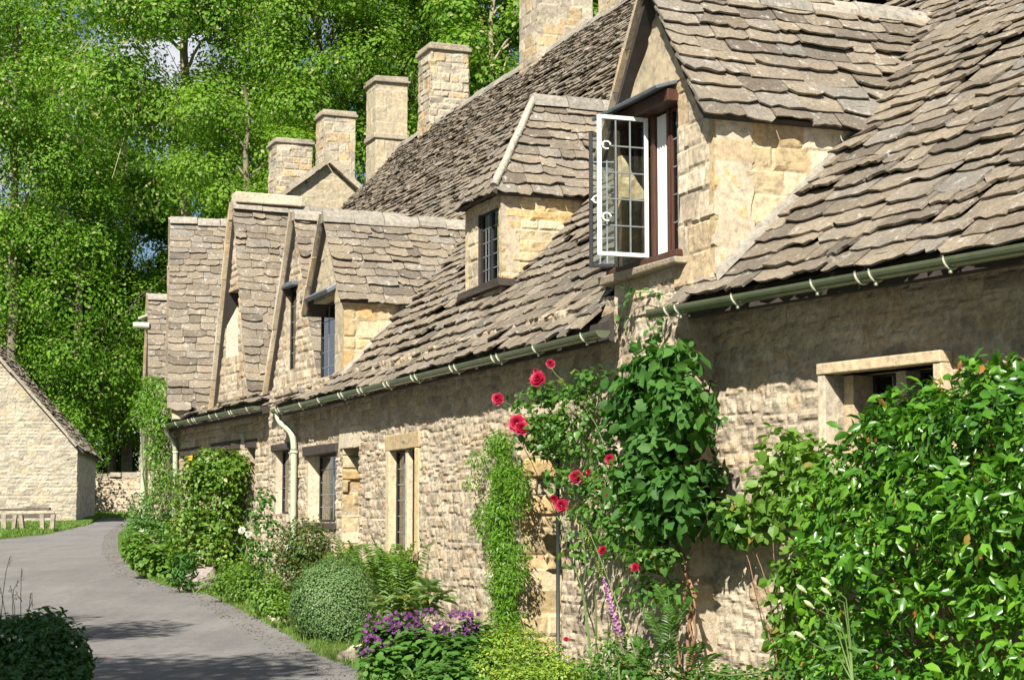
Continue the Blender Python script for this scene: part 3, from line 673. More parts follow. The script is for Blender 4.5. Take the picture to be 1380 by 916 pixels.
def casement(parent, hinge, direc, z0, z1, wd, cols, rows, stay=True, fm='white'):
    Nn = np.cross(direc, Z); m = MB(); O = np.array([hinge[0], hinge[1], z0]); h = z1 - z0; fw = .032
    for a, b, c, e in ((0, fw, 0, h), (wd - fw, wd, 0, h), (fw, wd - fw, 0, fw), (fw, wd - fw, h - fw, h)): m.box(O + direc * a + Z * c - Nn * .014, direc * (b - a), Z * (e - c), Nn * .028)
    f = mk('open_casement', m, M[fm], parent, bevel=.004)
    g = MB(); g.box(O + direc * fw + Z * fw - Nn * .002, direc * (wd - 2 * fw), Z * (h - 2 * fw), Nn * .004); mk('glass_pane', g, M['glass'], f)
    b = MB()
    for q in range(1, cols): x = fw + (wd - 2 * fw) * q / cols; b.box(O + direc * (x - .006) + Z * fw - Nn * .006, direc * .012, Z * (h - 2 * fw), Nn * .012)
    for q in range(1, rows): z = fw + (h - 2 * fw) * q / rows; b.box(O + direc * fw + Z * (z - .005) - Nn * .007, direc * (wd - 2 * fw), Z * .010, Nn * .014)
    mk('glazing_bars', b, M['bars'], f)
    for zz in ((.27, .78) if stay else (.5,)):
        b = MB(); c0 = O + direc * (wd - .02) + Z * h * zz; an = np.linspace(.2, 5.2, 12)
        b.tube([c0 - direc * (.045 + .035 * math.cos(a)) + Z * .03 * math.sin(a) - Nn * .03 for a in an], .007, .007, 6); b.tube([c0 - direc * .0 - Nn * .015, c0 - direc * .02 - Nn * .035], .008, .008, 6)
        mk('window_catch', b, M['white'], f, smooth=True)
    return f
zt_, zb_ = zh - .075, zs + .015
hm = FB.P(mid, 0, .0) + nB * .0
wdc = .42
def wfor(h, direc, u):   # length so that the leaf's free edge reaches pixel column u
    for q in np.linspace(.1, 1., 200):
        p = h + direc * q; dd = p[1] * math.cos(PITCH) + (4 - EYE) * math.sin(PITCH)
        if CX + F_PX * p[0] / dd < u: return q
    return .4
hm = FB.P(mid + .036, 0, 0.); dr1 = nrm(nB * 1. + tB * .02); w1_ = wfor(hm, dr1, 806); print('casement width', w1_)
casement(near, hm, dr1, zb_, zt_, w1_, 3, 5)
hl = FB.P(hs1 - .01, 0, 0.0); dr2 = nrm(nB * .93 + tB * .36); w2_ = min(wfor(hl, dr2, 794), .5); print('casement2', w2_)
casement(near, hl, dr2, zb_, zt_, w2_, 3, 5, False, 'iron')  # black frame: shade on its inner face put into the colour
# cheek wall toward the viewer + mortar fillet
def cheek(fr, s, d, z0, z1, L_, parent, mat='cheek', seed=5, res=.025, **kw):
    m = MB(); panel(m, fr.P(s, 0, d), -fr.n, Z, -fr.t, (0, L_, z0, z1), res, seed, back=.08, **kw)
    panel(m, fr.P(s, 0, d) + fr.t * .0, -fr.n, Z, -fr.t, (0, .02, z0, z1), res, seed, back=.08, **kw) if 0 else None
    return mk('dormer_cheek', m, M[mat], parent)
sc = d1['sn'] + .075
cheek(FB, sc, .02, 3.25, d1['zf'] + .02, 2.3, near, seed=41, res=.02, rh=(.14, .24), sw=(.2, .42), amp=.012, edge=.025, warp=.03)
cheek(FB, d1['sx'] - .16, .0, 3.25, d1['zf'] + .02, 2.3, near, seed=42, res=.06, rh=(.14, .24), sw=(.2, .42), amp=.012)
def fillet(fr, s, roofP, roofN, z0, z1, parent, wd=.13, seed=0, mat='coping'):
    def hitp(z): P0 = fr.P(s, z); return P0 - fr.n * (np.dot(roofP - P0, roofN) / np.dot(-fr.n, roofN))
    a, b = hitp(z0), hitp(z1); m = MB(); k = 26; V = []
    def hp(z): P0 = fr.P(s, z); dd = np.dot(roofP - P0, roofN) / np.dot(-fr.n, roofN); return P0 - fr.n * dd
    for q in np.linspace(0, 1, k):
        p = hp(z0 + (z1 - z0) * q); n1 = fbm(q * 9, seed, 2); V += [p + Z * (wd * (.8 + .5 * n1)) - fr.t * .012, p - fr.t * (wd * .5 * (1 + .4 * n1)) + Z * .055, p - fr.t * (wd * .7 * (1 + .5 * n1)) + Z * .0]
    m.add(np.array(V), [np.array([[3 * i + j, 3 * i + 3 + j, 3 * i + 4 + j, 3 * i + 1 + j] for i in range(k - 1) for j in (0, 1)])]); return mk('mortar_fillet', m, M[mat], parent, smooth=True)
fillet(FB, sc, EA + NA_ * .03, NA_, 3.3, 4.45, near, .10, 3, 'ridge')

# ================================================================ MIDDLE COTTAGE
midc = thing('stone_cottage', 'middle stone cottage with the long sagging slate roof, three tall chimneys and small leaded windows', 'cottage', (-1.2, 19., .45), 'cottages in the terrace')
def hB(u, v, d=0): return FB.hit(u, v, d)
dr_a = (hB(757, 700)[0], hB(704, 700)[0], .1, hB(735, 560)[1])
dr_b = (hB(484, 660)[0], hB(463, 660)[0], .2, hB(478, 603)[1])
w3 = (hB(561, 650)[0], hB(526, 650)[0], hB(545, 742)[1], hB(545, 605)[1])
w2 = (hB(453, 650)[0], hB(414, 650)[0], hB(445, 703)[1], hB(445, 610)[1])
w1 = (hB(390, 650)[0], hB(371, 650)[0], hB(380, 692)[1], hB(380, 606)[1])
w0 = (hB(905, 680)[0], hB(840, 680)[0], hB(880, 735)[1], hB(880, 630)[1])
m = MB()
panel(m, FB.O, tB, Z, nB, (-1.02, 12.3, 0, 3.42), .024, 51, holes=[dr_a, dr_b, w3, w2, w1, w0], back=.42, rh=(.06, .14), sw=(.09, .28), amp=.022, edge=.03, warp=.07, hs=.6, rough=1.5)
mk('wall', m, M['rubble'], midc)
# dressed openings
def jambs(h, lintel=.16, jw=.10, pr=.02, sill=True, name='window_surround', mat='ashlar', mull=None, dep=.22, seed=0):
    m = MB(); s0, s1, z0, z1 = h
    for a, b in ((s0 - jw, s0 + .006), (s1 - .006, s1 + jw)):
        blocks(m, FB.P((a + b) / 2, z0 - .02, -.03 - dep / 2 + pr / 2 + .015), FB.P((a + b) / 2, z1, -.03 - dep / 2 + pr / 2 + .015), tB, nB, b - a, 0.001, .4, .001, seed=seed) if 0 else m.box(FB.P(a, z0 - .02, -dep), tB * (b - a), Z * (z1 - z0 + .02), nB * (dep + pr), jit=.003)
    m.box(FB.P(s0 - jw - .02, z1, -dep), tB * (s1 - s0 + 2 * jw + .04), Z * lintel, nB * (dep + pr + .004), jit=.004)
    if sill: m.box(FB.P(s0 - jw, z0 - .10, -dep), tB * (s1 - s0 + 2 * jw), Z * .078, nB * (dep + pr + .03), jit=.004)
    if mull is not None: m.box(FB.P(mull - .045, z0, -.14), tB * .09, Z * (z1 - z0), nB * .13)
    return mk(name, m, M[mat], midc, bevel=.008)
mm = hB(546.5, 650)[0]
jambs(w3, mull=mm, jw=.13, lintel=.17, mat='cheek'); window(FB, w3[0] + .01, mm - .05, w3[2] + .01, w3[3] - .01, -.10, midc, 2, 6, 'iron', .018)
window(FB, mm + .05, w3[1] - .01, w3[2] + .01, w3[3] - .01, -.10, midc, 2, 6, 'iron', .018)
# splayed timber-lintel window and its neighbour
m = MB(); m.box(FB.P(w2[0] - .10, w2[3], -.3), tB * (w2[1] - w2[0] + .22), Z * .12, nB * .34, jit=.008); mk('timber_lintel', m, M['old_timber'], midc, bevel=.01)
m = MB(); m.box(FB.P(w2[0] - .03, w2[2] - .09, -.3), tB * (w2[1] - w2[0] + .05), Z * .085, nB * .325, jit=.006); mk('timber_sill', m, M['old_timber'], midc, bevel=.01)
m = MB(); plate(m, [FB.P(w2[1] - .01, w2[2], -.01), FB.P(w2[1] - .12, w2[2], -.17), FB.P(w2[1] - .12, w2[3], -.17), FB.P(w2[1] - .01, w2[3], -.01)], nrm(-tB * .6 + nB * .8), 0, .05); mk('splayed_reveal', m, M['ashlar'], midc)
window(FB, w2[0] + .01, w2[1] - .11, w2[2] + .01, w2[3] - .01, -.17, midc, 2, 5, 'iron', .022)
m = MB(); m.box(FB.P(w1[0] - .1, w1[3], -.25), tB * (w1[1] - w1[0] + .22), Z * .10, nB * .29, jit=.014); mk('timber_lintel', m, M['old_timber'], midc, bevel=.01)
window(FB, w1[0] + .05, w1[1] - .06, w1[2] + .01, w1[3] - .01, -.12, midc, 2, 5, 'iron', .02)
m = MB(); plate(m, [FB.P(w1[1] - .0, w1[2], -.01), FB.P(w1[1] - .07, w1[2], -.14), FB.P(w1[1] - .07, w1[3], -.14), FB.P(w1[1] - .0, w1[3], -.01)], nrm(-tB * .8 + nB * .5), 0, .04); mk('splayed_reveal', m, M['ashlar'], midc)
# rose window in the shade of the climbers
m0 = (w0[0] + w0[1]) / 2 + .12; jambs(w0, mull=m0, jw=.1); window(FB, w0[0] + .01, m0 - .05, w0[2] + .01, w0[3] - .01, -.17, midc, 2, 5, 'iron', .02); window(FB, m0 + .05, w0[1] - .01, w0[2] + .01, w0[3] - .01, -.17, midc, 2, 5, 'iron', .02)
# doorways: coursed ashlar far jambs
def door(h, dep, seed, blocks_=True):
    s0, s1, z0, z1 = h; m = MB()
    panel(m, FB.P(s1 - .012, 0, .02), -nB, Z, -tB, (0, dep, 0, z1), .02, seed, back=.02, rh=(.13, .2), sw=(.9, 1.4), amp=.012, edge=.02, warp=.012); mk('door_jamb', m, M['cheek'], midc)
    m = MB(); m.box(FB.P(s0 - .12, z1, -dep), tB * (s1 - s0 + .26), Z * .26, nB * (dep + .02), jit=.005); mk('door_lintel', m, M['ashlar'], midc, bevel=.01)
    m = MB(); k = 5; wd = (s1 - s0) / k
    for q in range(k): m.box(FB.P(s0 + wd * q + .003, 0, -dep - .02), tB * (wd - .006), Z * z1, nB * .03)
    dd = mk('door', m, M['old_timber'], midc, bevel=.003)
    m = MB(); m.tube([FB.P(s0 + .12, 1.25, -dep + .01), FB.P(s0 + .12, 1.25, -dep + .06), FB.P(s0 + .2, 1.25, -dep + .06)], .01, .01, 8); mk('door_handle', m, M['iron'], dd, smooth=True)
door(dr_a, .40, 61); door(dr_b, .34, 62)
m = MB(); q = hB(759, 700)[0]; m.tube([FB.P(q, 0, .05), FB.P(q, hB(759, 600)[1], .05)], .018, .018, 10); mk('thin_pipe', m, M['dark_pipe'], midc, smooth=True)
# main roof
zR = float(onpl(715, 85, EB, NB_)[2]); LB = (zR - EB[2]) / math.sin(math.radians(PB)); print('ridge z', zR, LB)
def skipB(s, r):
    return (s > 9.0 and r < .85) or (s < .42 and r < .55) or s < -.4 or (s < 1.2 and float((EB + tB * s + UB * r - EA) @ NA_) > -.05)
m = MB(); slates(m, EB, tB, UB, NB_, [(-1.2, -.04), (14., -.04), (27., .9), (27., LB), (-1.2, LB)], .18, .12, .34, .24, .021, 71, skip=skipB, wav=.05, jit=1.15)
rfB = mk('roof', m, M['slate'], midc)
m = MB(); plate(m, [EB + tB * .3, EB + tB * 9., EB + tB * 9. + UB * LB, EB + tB * 2.2 + UB * LB, EB + tB * 2.2 + UB * 4., EB + tB * .5 + UB * 2.], NB_, -.055, .08); 
plate(m, [EB + tB * 9. + UB * 1., EB + tB * 27. + UB * 1., EB + tB * 27. + UB * LB, EB + tB * 9. + UB * LB], NB_, -.055, .08)
tpB = EB + UB * LB; UBd = -nB * math.cos(math.radians(PB)) - Z * math.sin(math.radians(PB)); NBb = slopeN(-nB, PB)
plate(m, [tpB + tB * 2.2, tpB + tB * 27., tpB + tB * 27. + UBd * LB, tpB + tB * 2.2 + UBd * LB], NBb, -.05, .08); mk('roof_boarding', m, M['under'], rfB)
m = MB(); ridge_caps(m, tpB + tB * 2.2 + Z * .02, tpB + tB * 27. + Z * .02, nB, .17, .09, .45, 9); mk('ridge_caps', m, M['ridge'], rfB)
m = MB(); bx(m, FB, .1, 11.2, 3.02, 3.18, .10, .15); mk('light_stop_board', m, M['under'], midc)  # board added behind the gutter to keep sun off the wall top
gutter(GB0, GB1, tB, nB, midc, seed=8, brackets=11)
q0 = GB1 - tB * .15; sp = hB(397, 620, .07)[0]
downpipe(None, [q0 - Z * .05, q0 - Z * .16 + tB * 0., FB.P(sp, hB(397, 592)[1] + .08, .09), FB.P(sp, hB(397, 606)[1], .08), FB.P(sp, .35, .08)], midc)
# end wall closing the roof void toward the near cottage
m = MB(); plate(m, [FB.P(26.4, 1, -.6), FB.P(26.4, 3.2, -.6), FB.P(26.4, zR - .9, -6.6), FB.P(26.4, 3.2, -11.8), FB.P(26.4, 1, -11.8)], tB, 0, .2)
mk('gable_end_wall', m, M['rubble_dark'], midc)
# ---- hipped dormer
P_ = onpl(677, 395, EB, NB_); d2 = float((P_ - FB.O) @ nB); sN = FB.hit(677, 320, d2)[0]; sX = FB.hit(630, 320, d2)[0]; ze = FB.hit(678, 252, d2 + .12)[1]; zsl = FB.hit(660, 385, d2)[1]
print('d2', d2, sN, sX, ze, zsl)
h2 = (FB.hit(675.5, 320, d2)[0], FB.hit(645, 320, d2)[0], zsl + .02, ze - .12)
m = MB(); panel(m, FB.P(0, 0, d2), tB, Z, nB, (sN, sX, zsl - .5, ze), .025, 81, holes=[h2], back=.2, rh=(.14, .24), sw=(.2, .4), amp=.012, edge=.02); mk('dormer_wall', m, M['ashlar'], midc)
cheek(FB, sN + .012, d2 + .01, 3.5, ze - .01, 3., midc, 'cheek', 83, .022, rh=(.085, .14), sw=(.2, .36), amp=.016, edge=.02, warp=.02)
cheek(FB, sX - .03, d2 + .01, 3.5, ze - .01, 3., midc, 'cheek', 84, .06, rh=(.085, .14), sw=(.2, .36), amp=.012)
m = MB(); bx(m, FB, sN - .12, sX + .10, zsl - .07, zsl + .015, d2 - .1, d2 + .09, jit=.006); bx(m, FB, h2[1] - .03, h2[1] + .002, h2[2], h2[3], d2 - .09, d2 + .005); bx(m, FB, h2[0] - .002, h2[0] + .025, h2[2], h2[3], d2 - .09, d2 + .005); mk('timber_window_frame', m, M['old_timber'], midc, bevel=.005)
wm = (h2[0] + h2[1]) / 2
window(FB, h2[0] + .03, wm - .003, h2[2], h2[3], d2 - .05, midc, 2, 5, 'iron', .022); window(FB, wm + .003, h2[1] - .035, h2[2], h2[3], d2 - .05, midc, 3, 5, 'iron', .022)
m = MB(); V = np.array([FB.P(wm + .12 + .04 * 0 + (h2[1] - wm - .16) * a, b, d2 - .14 + .012 * math.sin(a * 25)) for b in (h2[2], h2[3]) for a in np.linspace(0, 1, 20)]); m.add(V, [np.array([[i, i + 1, i + 21, i + 20] for i in range(19)])]); mk('curtain', m, M['curtain'], midc)
E2 = FB.P(sN - .07, ze, d2 + .13); E1 = FB.P(sX + .07, ze, d2 + .13)
best = min(np.linspace(.2, 2.5, 100), key=lambda q: abs(FB.hit(722, 132, d2 - q)[0] - (sN + sX) / 2 - .1)); sa, za = FB.hit(722, 132, d2 - best); AP = FB.P(sa, za, d2 - best); print('hip apex', best, sa, za)
m = MB()
N = nrm(np.cross(E1 - E2, AP - E2)); N = N if N[2] > 0 else -N; Y = slope_frame(E2, tB, N); q = AP - E2
slates(m, E2, tB, Y, N, [(0, -.03), ((E1 - E2) @ tB, -.03), (q @ tB, q @ Y)], .14, .12, .26, .2, .018, 85, wav=.01)
X = -nB; N2 = nrm(np.cross(X, AP - E2)); N2 = N2 if N2[2] > 0 else -N2; Y2 = slope_frame(E2, X, N2)
slates(m, E2, X, Y2, N2, [(0, -.03), (3.2, -.03), (3.2, q @ Y2), (q @ X, q @ Y2)], .15, .12, .30, .24, .019, 86, wav=.015)
rf2 = mk('dormer_roof', m, M['slate'], midc)
m = MB(); plate(m, [E2, E1, AP], N, -.01, .04); plate(m, [E2, E2 + X * 3.2, AP + X * 2.4, AP], N2, -.012, .04)
N3 = nrm(np.cross(X, AP - E1)); N3 = N3 if N3[2] > 0 else -N3; plate(m, [E1, E1 + X * 3.2, AP + X * 2.4, AP], N3, -.01, .04); mk('roof_boarding', m, M['under'], rf2)
m = MB(); m.tube([E2 + (AP - E2) * a + Z * (.035 + .01 * math.sin(a * 17)) for a in np.linspace(.02, 1, 14)], .045, .04, 8, A=[.9, 1, 0, 1]); mk('hip_mortar', m, M['coping'], rf2, smooth=True)
m = MB(); ridge_caps(m, AP + nB * .05, AP - nB * 2.4, tB, .12, .07, .45, 12); mk('ridge_caps', m, M['ridge'], rf2)
# ---- gabled dormer with a leaded window
h4 = (hB(452, 450)[0], hB(416, 450)[0], hB(440, 512)[1], hB(440, 402)[1])
d4 = gable(FB, (437, 287), (457, 403), 'near', 4.2, far=(409, 408), parent=midc, wall='render', wallkw=dict(rh=(.2, .4), sw=(.3, .6), amp=.006, edge=.02), holes=[h4], zbase=3.0, res=.03, g=(.15, .12), w=(.30, .24), th=.016, seed=91, over=.10, name='dormer', vw=.10, vh=.05)
print('d4', {k: d4[k] for k in ('sa', 'za', 'sn', 'sx', 'zf', 'pitch')})
cheek(FB, d4['sn'] + .05, .02, 3.0, d4['zf'] - .01, 2.4, midc, 'cheek', 93, .025, rh=(.14, .24), sw=(.22, .45), amp=.010, edge=.03, warp=.03)
fillet(FB, d4['sn'] + .05, EB + NB_ * .03, NB_, 3.35, d4['zf'] - .1, midc, .09, 5, 'ridge')
m = MB(); V = [FB.P(h4[0] - .06, h4[3] + .13, .0), FB.P(h4[1] + .05, h4[3] + .13, .0), FB.P(h4[1] + .02, h4[3] + .05, .13), FB.P(h4[0] - .02, h4[3] + .05, .13)]; nn = nrm(np.cross(V[1] - V[0], V[2] - V[1])); plate(m, V, nn if nn[2] > 0 else -nn, .012, .06); mk('lead_hood', m, M['lead'], midc, bevel=.01)
window(FB, h4[0] + .01, h4[1] - .01, h4[2], h4[3], -.2, midc, 4, 5, 'iron', .025)
for a in ((712, 723, 800, -55, 100, 0), (821, 835, 885, -70, 45, 1)):
    D_ = float(onpl(a[1] + 8, max(a[4], 20), EB, NB_)[1]) if a[5] == 0 else 21.5
    P0 = atD(a[1], 50, 1.); 
def ridgeD(u):   # distance at which the ridge crosses pixel column u
    s = min(np.linspace(-3, 40, 900), key=lambda s: abs((lambda p: CX + F_PX * p[0] / (p[1] * math.cos(PITCH) + (p[2] - EYE) * math.sin(PITCH)))(tpB + tB * s) - u)); return float((tpB + tB * s)[1])
print('ridgeD', [round(ridgeD(u), 1) for u in (393, 453, 523, 597, 755, 840)])
chimney(712, 724, 800, -60, 95, ridgeD(740) - .3, midc, cap=False, seed=101, dep=.9, rh=(.14, .26), mat='chimney')
chimney(822, 836, 905, -70, 42, ridgeD(836) - .3, midc, cap=False, seed=102, dep=.9, mat='render', band=44)
chimney(565, 580, 630, 66, 190, ridgeD(592), midc, seed=103, dep=.85, rh=(.13, .22), amp=.02)
chimney(499, 506, 547, 110, 215, ridgeD(520), midc, seed=104, dep=.8, mat='render', band=186, rh=(.3, .5), amp=.006)

# ================================================================ FAR GABLED COTTAGE
farc = thing('stone_cottage', 'far stone cottage with three steep street gables beyond the second downpipe', 'cottage', (-5., 30., .65), 'cottages in the terrace')
def hC(u, v, d=0): return FC.hit(u, v, d)
c1 = (hC(345, 640)[0], hC(334, 640)[0], .7, hC(340, 603)[1]); c2 = (hC(322, 640)[0], hC(288, 640)[0], hC(305, 660)[1], hC(305, 606)[1]); c3 = (hC(274, 640)[0], hC(246, 640)[0], hC(260, 670)[1], hC(260, 613)[1])
m = MB(); panel(m, FC.O, tC, Z, nC, (-.6, 8.75, .4, 3.5), .03, 111, holes=[c1, c2, c3], back=.4, rh=(.09, .16), sw=(.14, .34), amp=.022, edge=.026); mk('wall', m, M['rubble'], farc)
for h in (c1, c2, c3):
    m = MB(); m.box(FC.P(h[0] - .08, h[3], -.25), tC * (h[1] - h[0] + .2), Z * .13, nC * .28, jit=.006); mk('timber_lintel', m, M['old_timber'], farc, bevel=.01)
for h in (c2, c3): window(FC, h[0] + .02, h[1] - .02, h[2], h[3], -.2, farc, 4, 4, 'iron', .025)
m = MB(); bx(m, FC, -.4, 10., .4, 3.3, -.95, -.9); mk('inner_wall', m, M['inner'], farc)  # dark sheet in place of unlit rooms
wG3 = (hC(400, 440)[0], hC(387, 440)[0], hC(393, 498)[1], hC(393, 388)[1])
g3 = gable(FC, (394, 284), (357, 530), 'far', 5.5, farc, wall='rubble', zbase=3.2, holes=[wG3], res=.035, g=(.13, .115), w=(.30, .25), th=.014, seed=121, over=.10, vw=.10, vh=.07)
print('g3', {k: g3[k] for k in ('sa', 'za', 'sn', 'sx', 'zf', 'pitch')})
window(FC, wG3[0] + .01, wG3[1] - .01, wG3[2], wG3[3], -.08, farc, 2, 5, 'iron', .03)
m = MB(); bx(m, FC, wG3[0] - .08, wG3[1] + .08, wG3[3], wG3[3] + .07, -.1, .10); mk('lead_hood', m, M['lead'], farc, bevel=.015)
wG2 = (hC(322, 440)[0], hC(305, 440)[0], hC(315, 480)[1], hC(315, 392)[1])
g2 = gable(FC, (315, 272), (334, 545), 'near', 5.5, far=(284, 552), parent=farc, wall='rubble', zbase=3.2, holes=[wG2], res=.035, g=(.145, .12), w=(.34, .27), th=.014, seed=131, over=.10, vw=.11, vh=.07)
print('g2', {k: g2[k] for k in ('sa', 'za', 'sn', 'sx', 'zf', 'pitch')})
m = MB(); plate(m, [FC.P(wG2[1] - .01, wG2[2], -.005), FC.P(wG2[1] - .2, wG2[2], -.26), FC.P(wG2[1] - .2, wG2[3], -.26), FC.P(wG2[1] - .01, wG2[3], -.005)], nrm(-tC * .8 + nC * .6), 0, .04); mk('splayed_reveal', m, M['ashlar'], farc)
window(FC, wG2[0] + .01, wG2[1] - .19, wG2[2], wG2[3], -.26, farc, 2, 4, 'iron', .03)
m = MB(); a = FC.P(g2['sa'], g2['za'], .12); m.box(a - tC * .14 - nC * 1.15 - Z * .02, tC * .28, nC * 1.1, Z * .17, jit=.006); mk('apex_block', m, M['ashlar'], farc, bevel=.015)
# skirt of eave slates in front of the gables
m = MB(); EC = GC0 - nC * .05 + Z * .06; UC = slopeU(nC, 30); slates(m, EC, tC, UC, slopeN(nC, 30), [(-.35, 0), (6.2, 0), (6.2, .36), (-.35, .36)], .2, .2, .4, .4, .028, 133); mk('eave_slates', m, M['slate'], farc)
slates_m = MB(); slates(slates_m, EB + tB * 9.0, tB, slopeU(nB, 32), slopeN(nB, 32), [(0, 0), (2.9, 0), (2.9, .36), (0, .36)], .2, .2, .4, .4, .028, 134); mk('eave_slates', slates_m, M['slate'], midc)
m = MB(); bx(m, FC, -.2, 6.1, 3.14, 3.34, .13, .19); mk('light_stop_board', m, M['old_timber'], farc)  # added strip that blocks light under the eave slates
gutter(GC0, GC1, tC, nC, farc, seed=18, brackets=8)
def pipe(fr, u, v0, v1, parent, start):
    sp = fr.hit(u, v1, .07)[0]; downpipe(None, [start, start - Z * .1, fr.P(sp, fr.hit(u, v0)[1] + .08, .10), fr.P(sp, fr.hit(u, v0)[1] - .05, .09), fr.P(sp, .7, .09)], parent)
pipe(FC, 237, 603, 650, farc, GC1 - tC * .1 - Z * .05)
# end gable, its street front almost edge-on
def rotfr(P, deg): a = math.radians(deg); return Fr((P[0], P[1]), (-math.sin(a), math.cos(a), 0), (-math.cos(a), -math.sin(a), 0))
FG = rotfr(FC.P(4.6, 0, .05), 10.5)
g1 = gable(FG, (237, 294), (233.5, 552), 'near', 6., farc, wall='rubble', zbase=3.2, res=.05, g=(.23, .19), w=(.6, .45), th=.028, seed=141, over=.10, vw=.2, vh=.12) if 0 else None
S0 = FG.hit(237, 294); hh = 1.55
def gable_at(fr, sa, za, h, zf, L_, **k):
    # same builder, given real dimensions instead of sight lines
    class W(Fr): pass
    f2 = W(fr.O, fr.t, fr.n); seq = iter([(sa, za), (sa - h, zf)]); f2.hit = lambda *a, **b: next(seq)
    return gable(f2, (0, 0), (0, 0), 'near', L_, **k)
s1c = hC(237, 294); P1 = FC.P(s1c[0], 0, 0); FG = rotfr(P1, 11.2)
m = MB()
g1 = gable_at(FG, 0., s1c[1], 1.75, 3.5, 6., parent=farc, wall='rubble', zbase=3.3, res=.05, g=(.15, .125), w=(.36, .28), th=.014, seed=141, over=.10, vw=.11, vh=.07)
P0 = atD(205, 396, 39.); FG0 = rotfr(P0, 14.5)
g0 = gable_at(FG0, 0., float(P0[2]), .85, float(P0[2]) - 1.9, 3.5, parent=farc, wall='render', zbase=1.2, res=.06, g=(.14, .12), w=(.3, .25), th=.014, seed=151, over=.10, vw=.1, vh=.08)
mk_end = MB(); panel(mk_end, FG0.P(0, 0, -.05), FG0.t, Z, FG0.n, (-4., 1.0, .7, 4.3), .05, 161, back=.3, rh=(.1, .17), sw=(.15, .35), amp=.02); mk('wall', mk_end, M['rubble'], farc)
m = MB(); bx(m, FG0, .86, 1.0, .7, 4.9, -6, -.05); mk('gable_end_wall', m, M['rubble_dark'], farc)
qd = FC.hit(193, 640, .1)[0]; m = MB(); m.tube([FC.P(qd, .8, .1), FC.P(qd, FC.hit(193, 570, .1)[1], .1)], .055, .055, 12); mk('downpipe', m, M['pipe'], farc, smooth=True)
m = MB(); q = atD(180, 438, 38.6); m.tube([q, q + np.array([.35, .0, -.01])], .07, .07, 12); q = atD(186, 430, 38.8); m.box(q, np.array([.3, .1, .12]), np.array([0, .5, 0]), Z * .05); mk('eave_pipe', m, M['pipe'], farc, smooth=False)
# cross gable and two further chimneys on the ridge line
DK = ridgeD(441) - .4; ap = atD(441, 222, DK); O_ = np.array([ap[0], ap[1], 0]); Xg = nrm(-nB * .93 - tB * .0)
hw = 1.75; zf_ = ap[2] - 1.35; m = MB()
panel(m, O_, -nB, Z, -tB, (-hw, hw, zf_ - 1.8, ap[2]), .05, 171, poly=[(-hw, zf_ - 1.8), (hw, zf_ - 1.8), (hw, zf_), (0, ap[2]), (-hw, zf_)], back=.3, rh=(.2, .3), sw=(.3, .5), amp=.008); gm = mk('cross_gable', m, M['render'], farc)
m = MB()
for sg in (-1, 1): a = O_ - nB * sg * hw * 1.08 + Z * (zf_ - .1) - tB * .06; b = O_ + Z * (ap[2] + .02) - tB * .06; Nn = nrm(-nB * sg * (ap[2] - zf_) + Z * hw); blocks(m, a, b, tB, Nn, .3, .12, .9, .006, seed=5)
mk('gable_coping', m, M['coping'], gm)
m = MB()
for sg in (-1, 1): plate(m, [O_ - nB * sg * hw * 1.1 + Z * (zf_ - .12), O_ + Z * ap[2], O_ + Z * ap[2] + tB * 3, O_ - nB * sg * hw * 1.1 + Z * (zf_ - .12) + tB * 3], nrm(-nB * sg * (ap[2] - zf_) + Z * hw), -.01, .1)
mk('cross_gable_roof', m, M['slate'], gm)
chimney(429, 436, 476, 155, 225, ridgeD(453) + .5, farc, seed=105, dep=.8, rh=(.2, .32), amp=.012)
chimney(367, 372, 417, 192, 275, ridgeD(441) + .6, farc, seed=106, dep=.9, rh=(.14, .22), amp=.018)

# ================================================================ BARN, WALL, RAIL
barn = thing('stone_barn', 'detached stone barn with a pale sunlit gable end at the bend of the lane', 'barn', tuple(gpt(102, 705)), None)
cb = gpt(102, 705); cf = gpt(127, 697.5); bt = nrm((cf - cb) * np.array([1, 1, 0])); bn = np.array([-bt[1], bt[0], 0]); Lbn = float(np.linalg.norm((cf - cb)[:2]))
cb0 = np.array([cb[0], cb[1], 0]); zE = float(atD(103, 600, cb[1])[2]); vg = atD(0, 480, cb[1]); gp = (float(vg[2]) - zE) / float(cb[0] - vg[0]); HWb = 4.8; zRb = zE + gp * HWb
print('barn', cb, Lbn, zE, gp, zRb)
m = MB(); panel(m, cb0, bn, Z, -bt, (0, 2 * HWb, 1., zRb), .06, 181, poly=[(0, 1.), (0, zE), (HWb, zRb), (2 * HWb, zE), (2 * HWb, 1.)], back=.4, rh=(.09, .15), sw=(.2, .45), amp=.018, edge=.03)
panel(m, cb0 + bn * .0, bt, Z, -bn, (0, Lbn, 1., zE), .08, 182, back=.4, rh=(.09, .15), sw=(.2, .45), amp=.018); panel(m, cb0 + bn * 2 * HWb, bt, Z, bn, (0, Lbn, 1., zE), .15, 183, back=.4, rh=(.09, .15), sw=(.2, .45), amp=.018); 
panel(m, cb0 + bt * Lbn, bn, Z, bt, (0, 2 * HWb, 1., zRb), .15, 184, poly=[(0, 1.), (0, zE), (HWb, zRb), (2 * HWb, zE), (2 * HWb, 1.)], back=.4)
mk('wall', m, M['barn'], barn)
m = MB(); mu = MB()
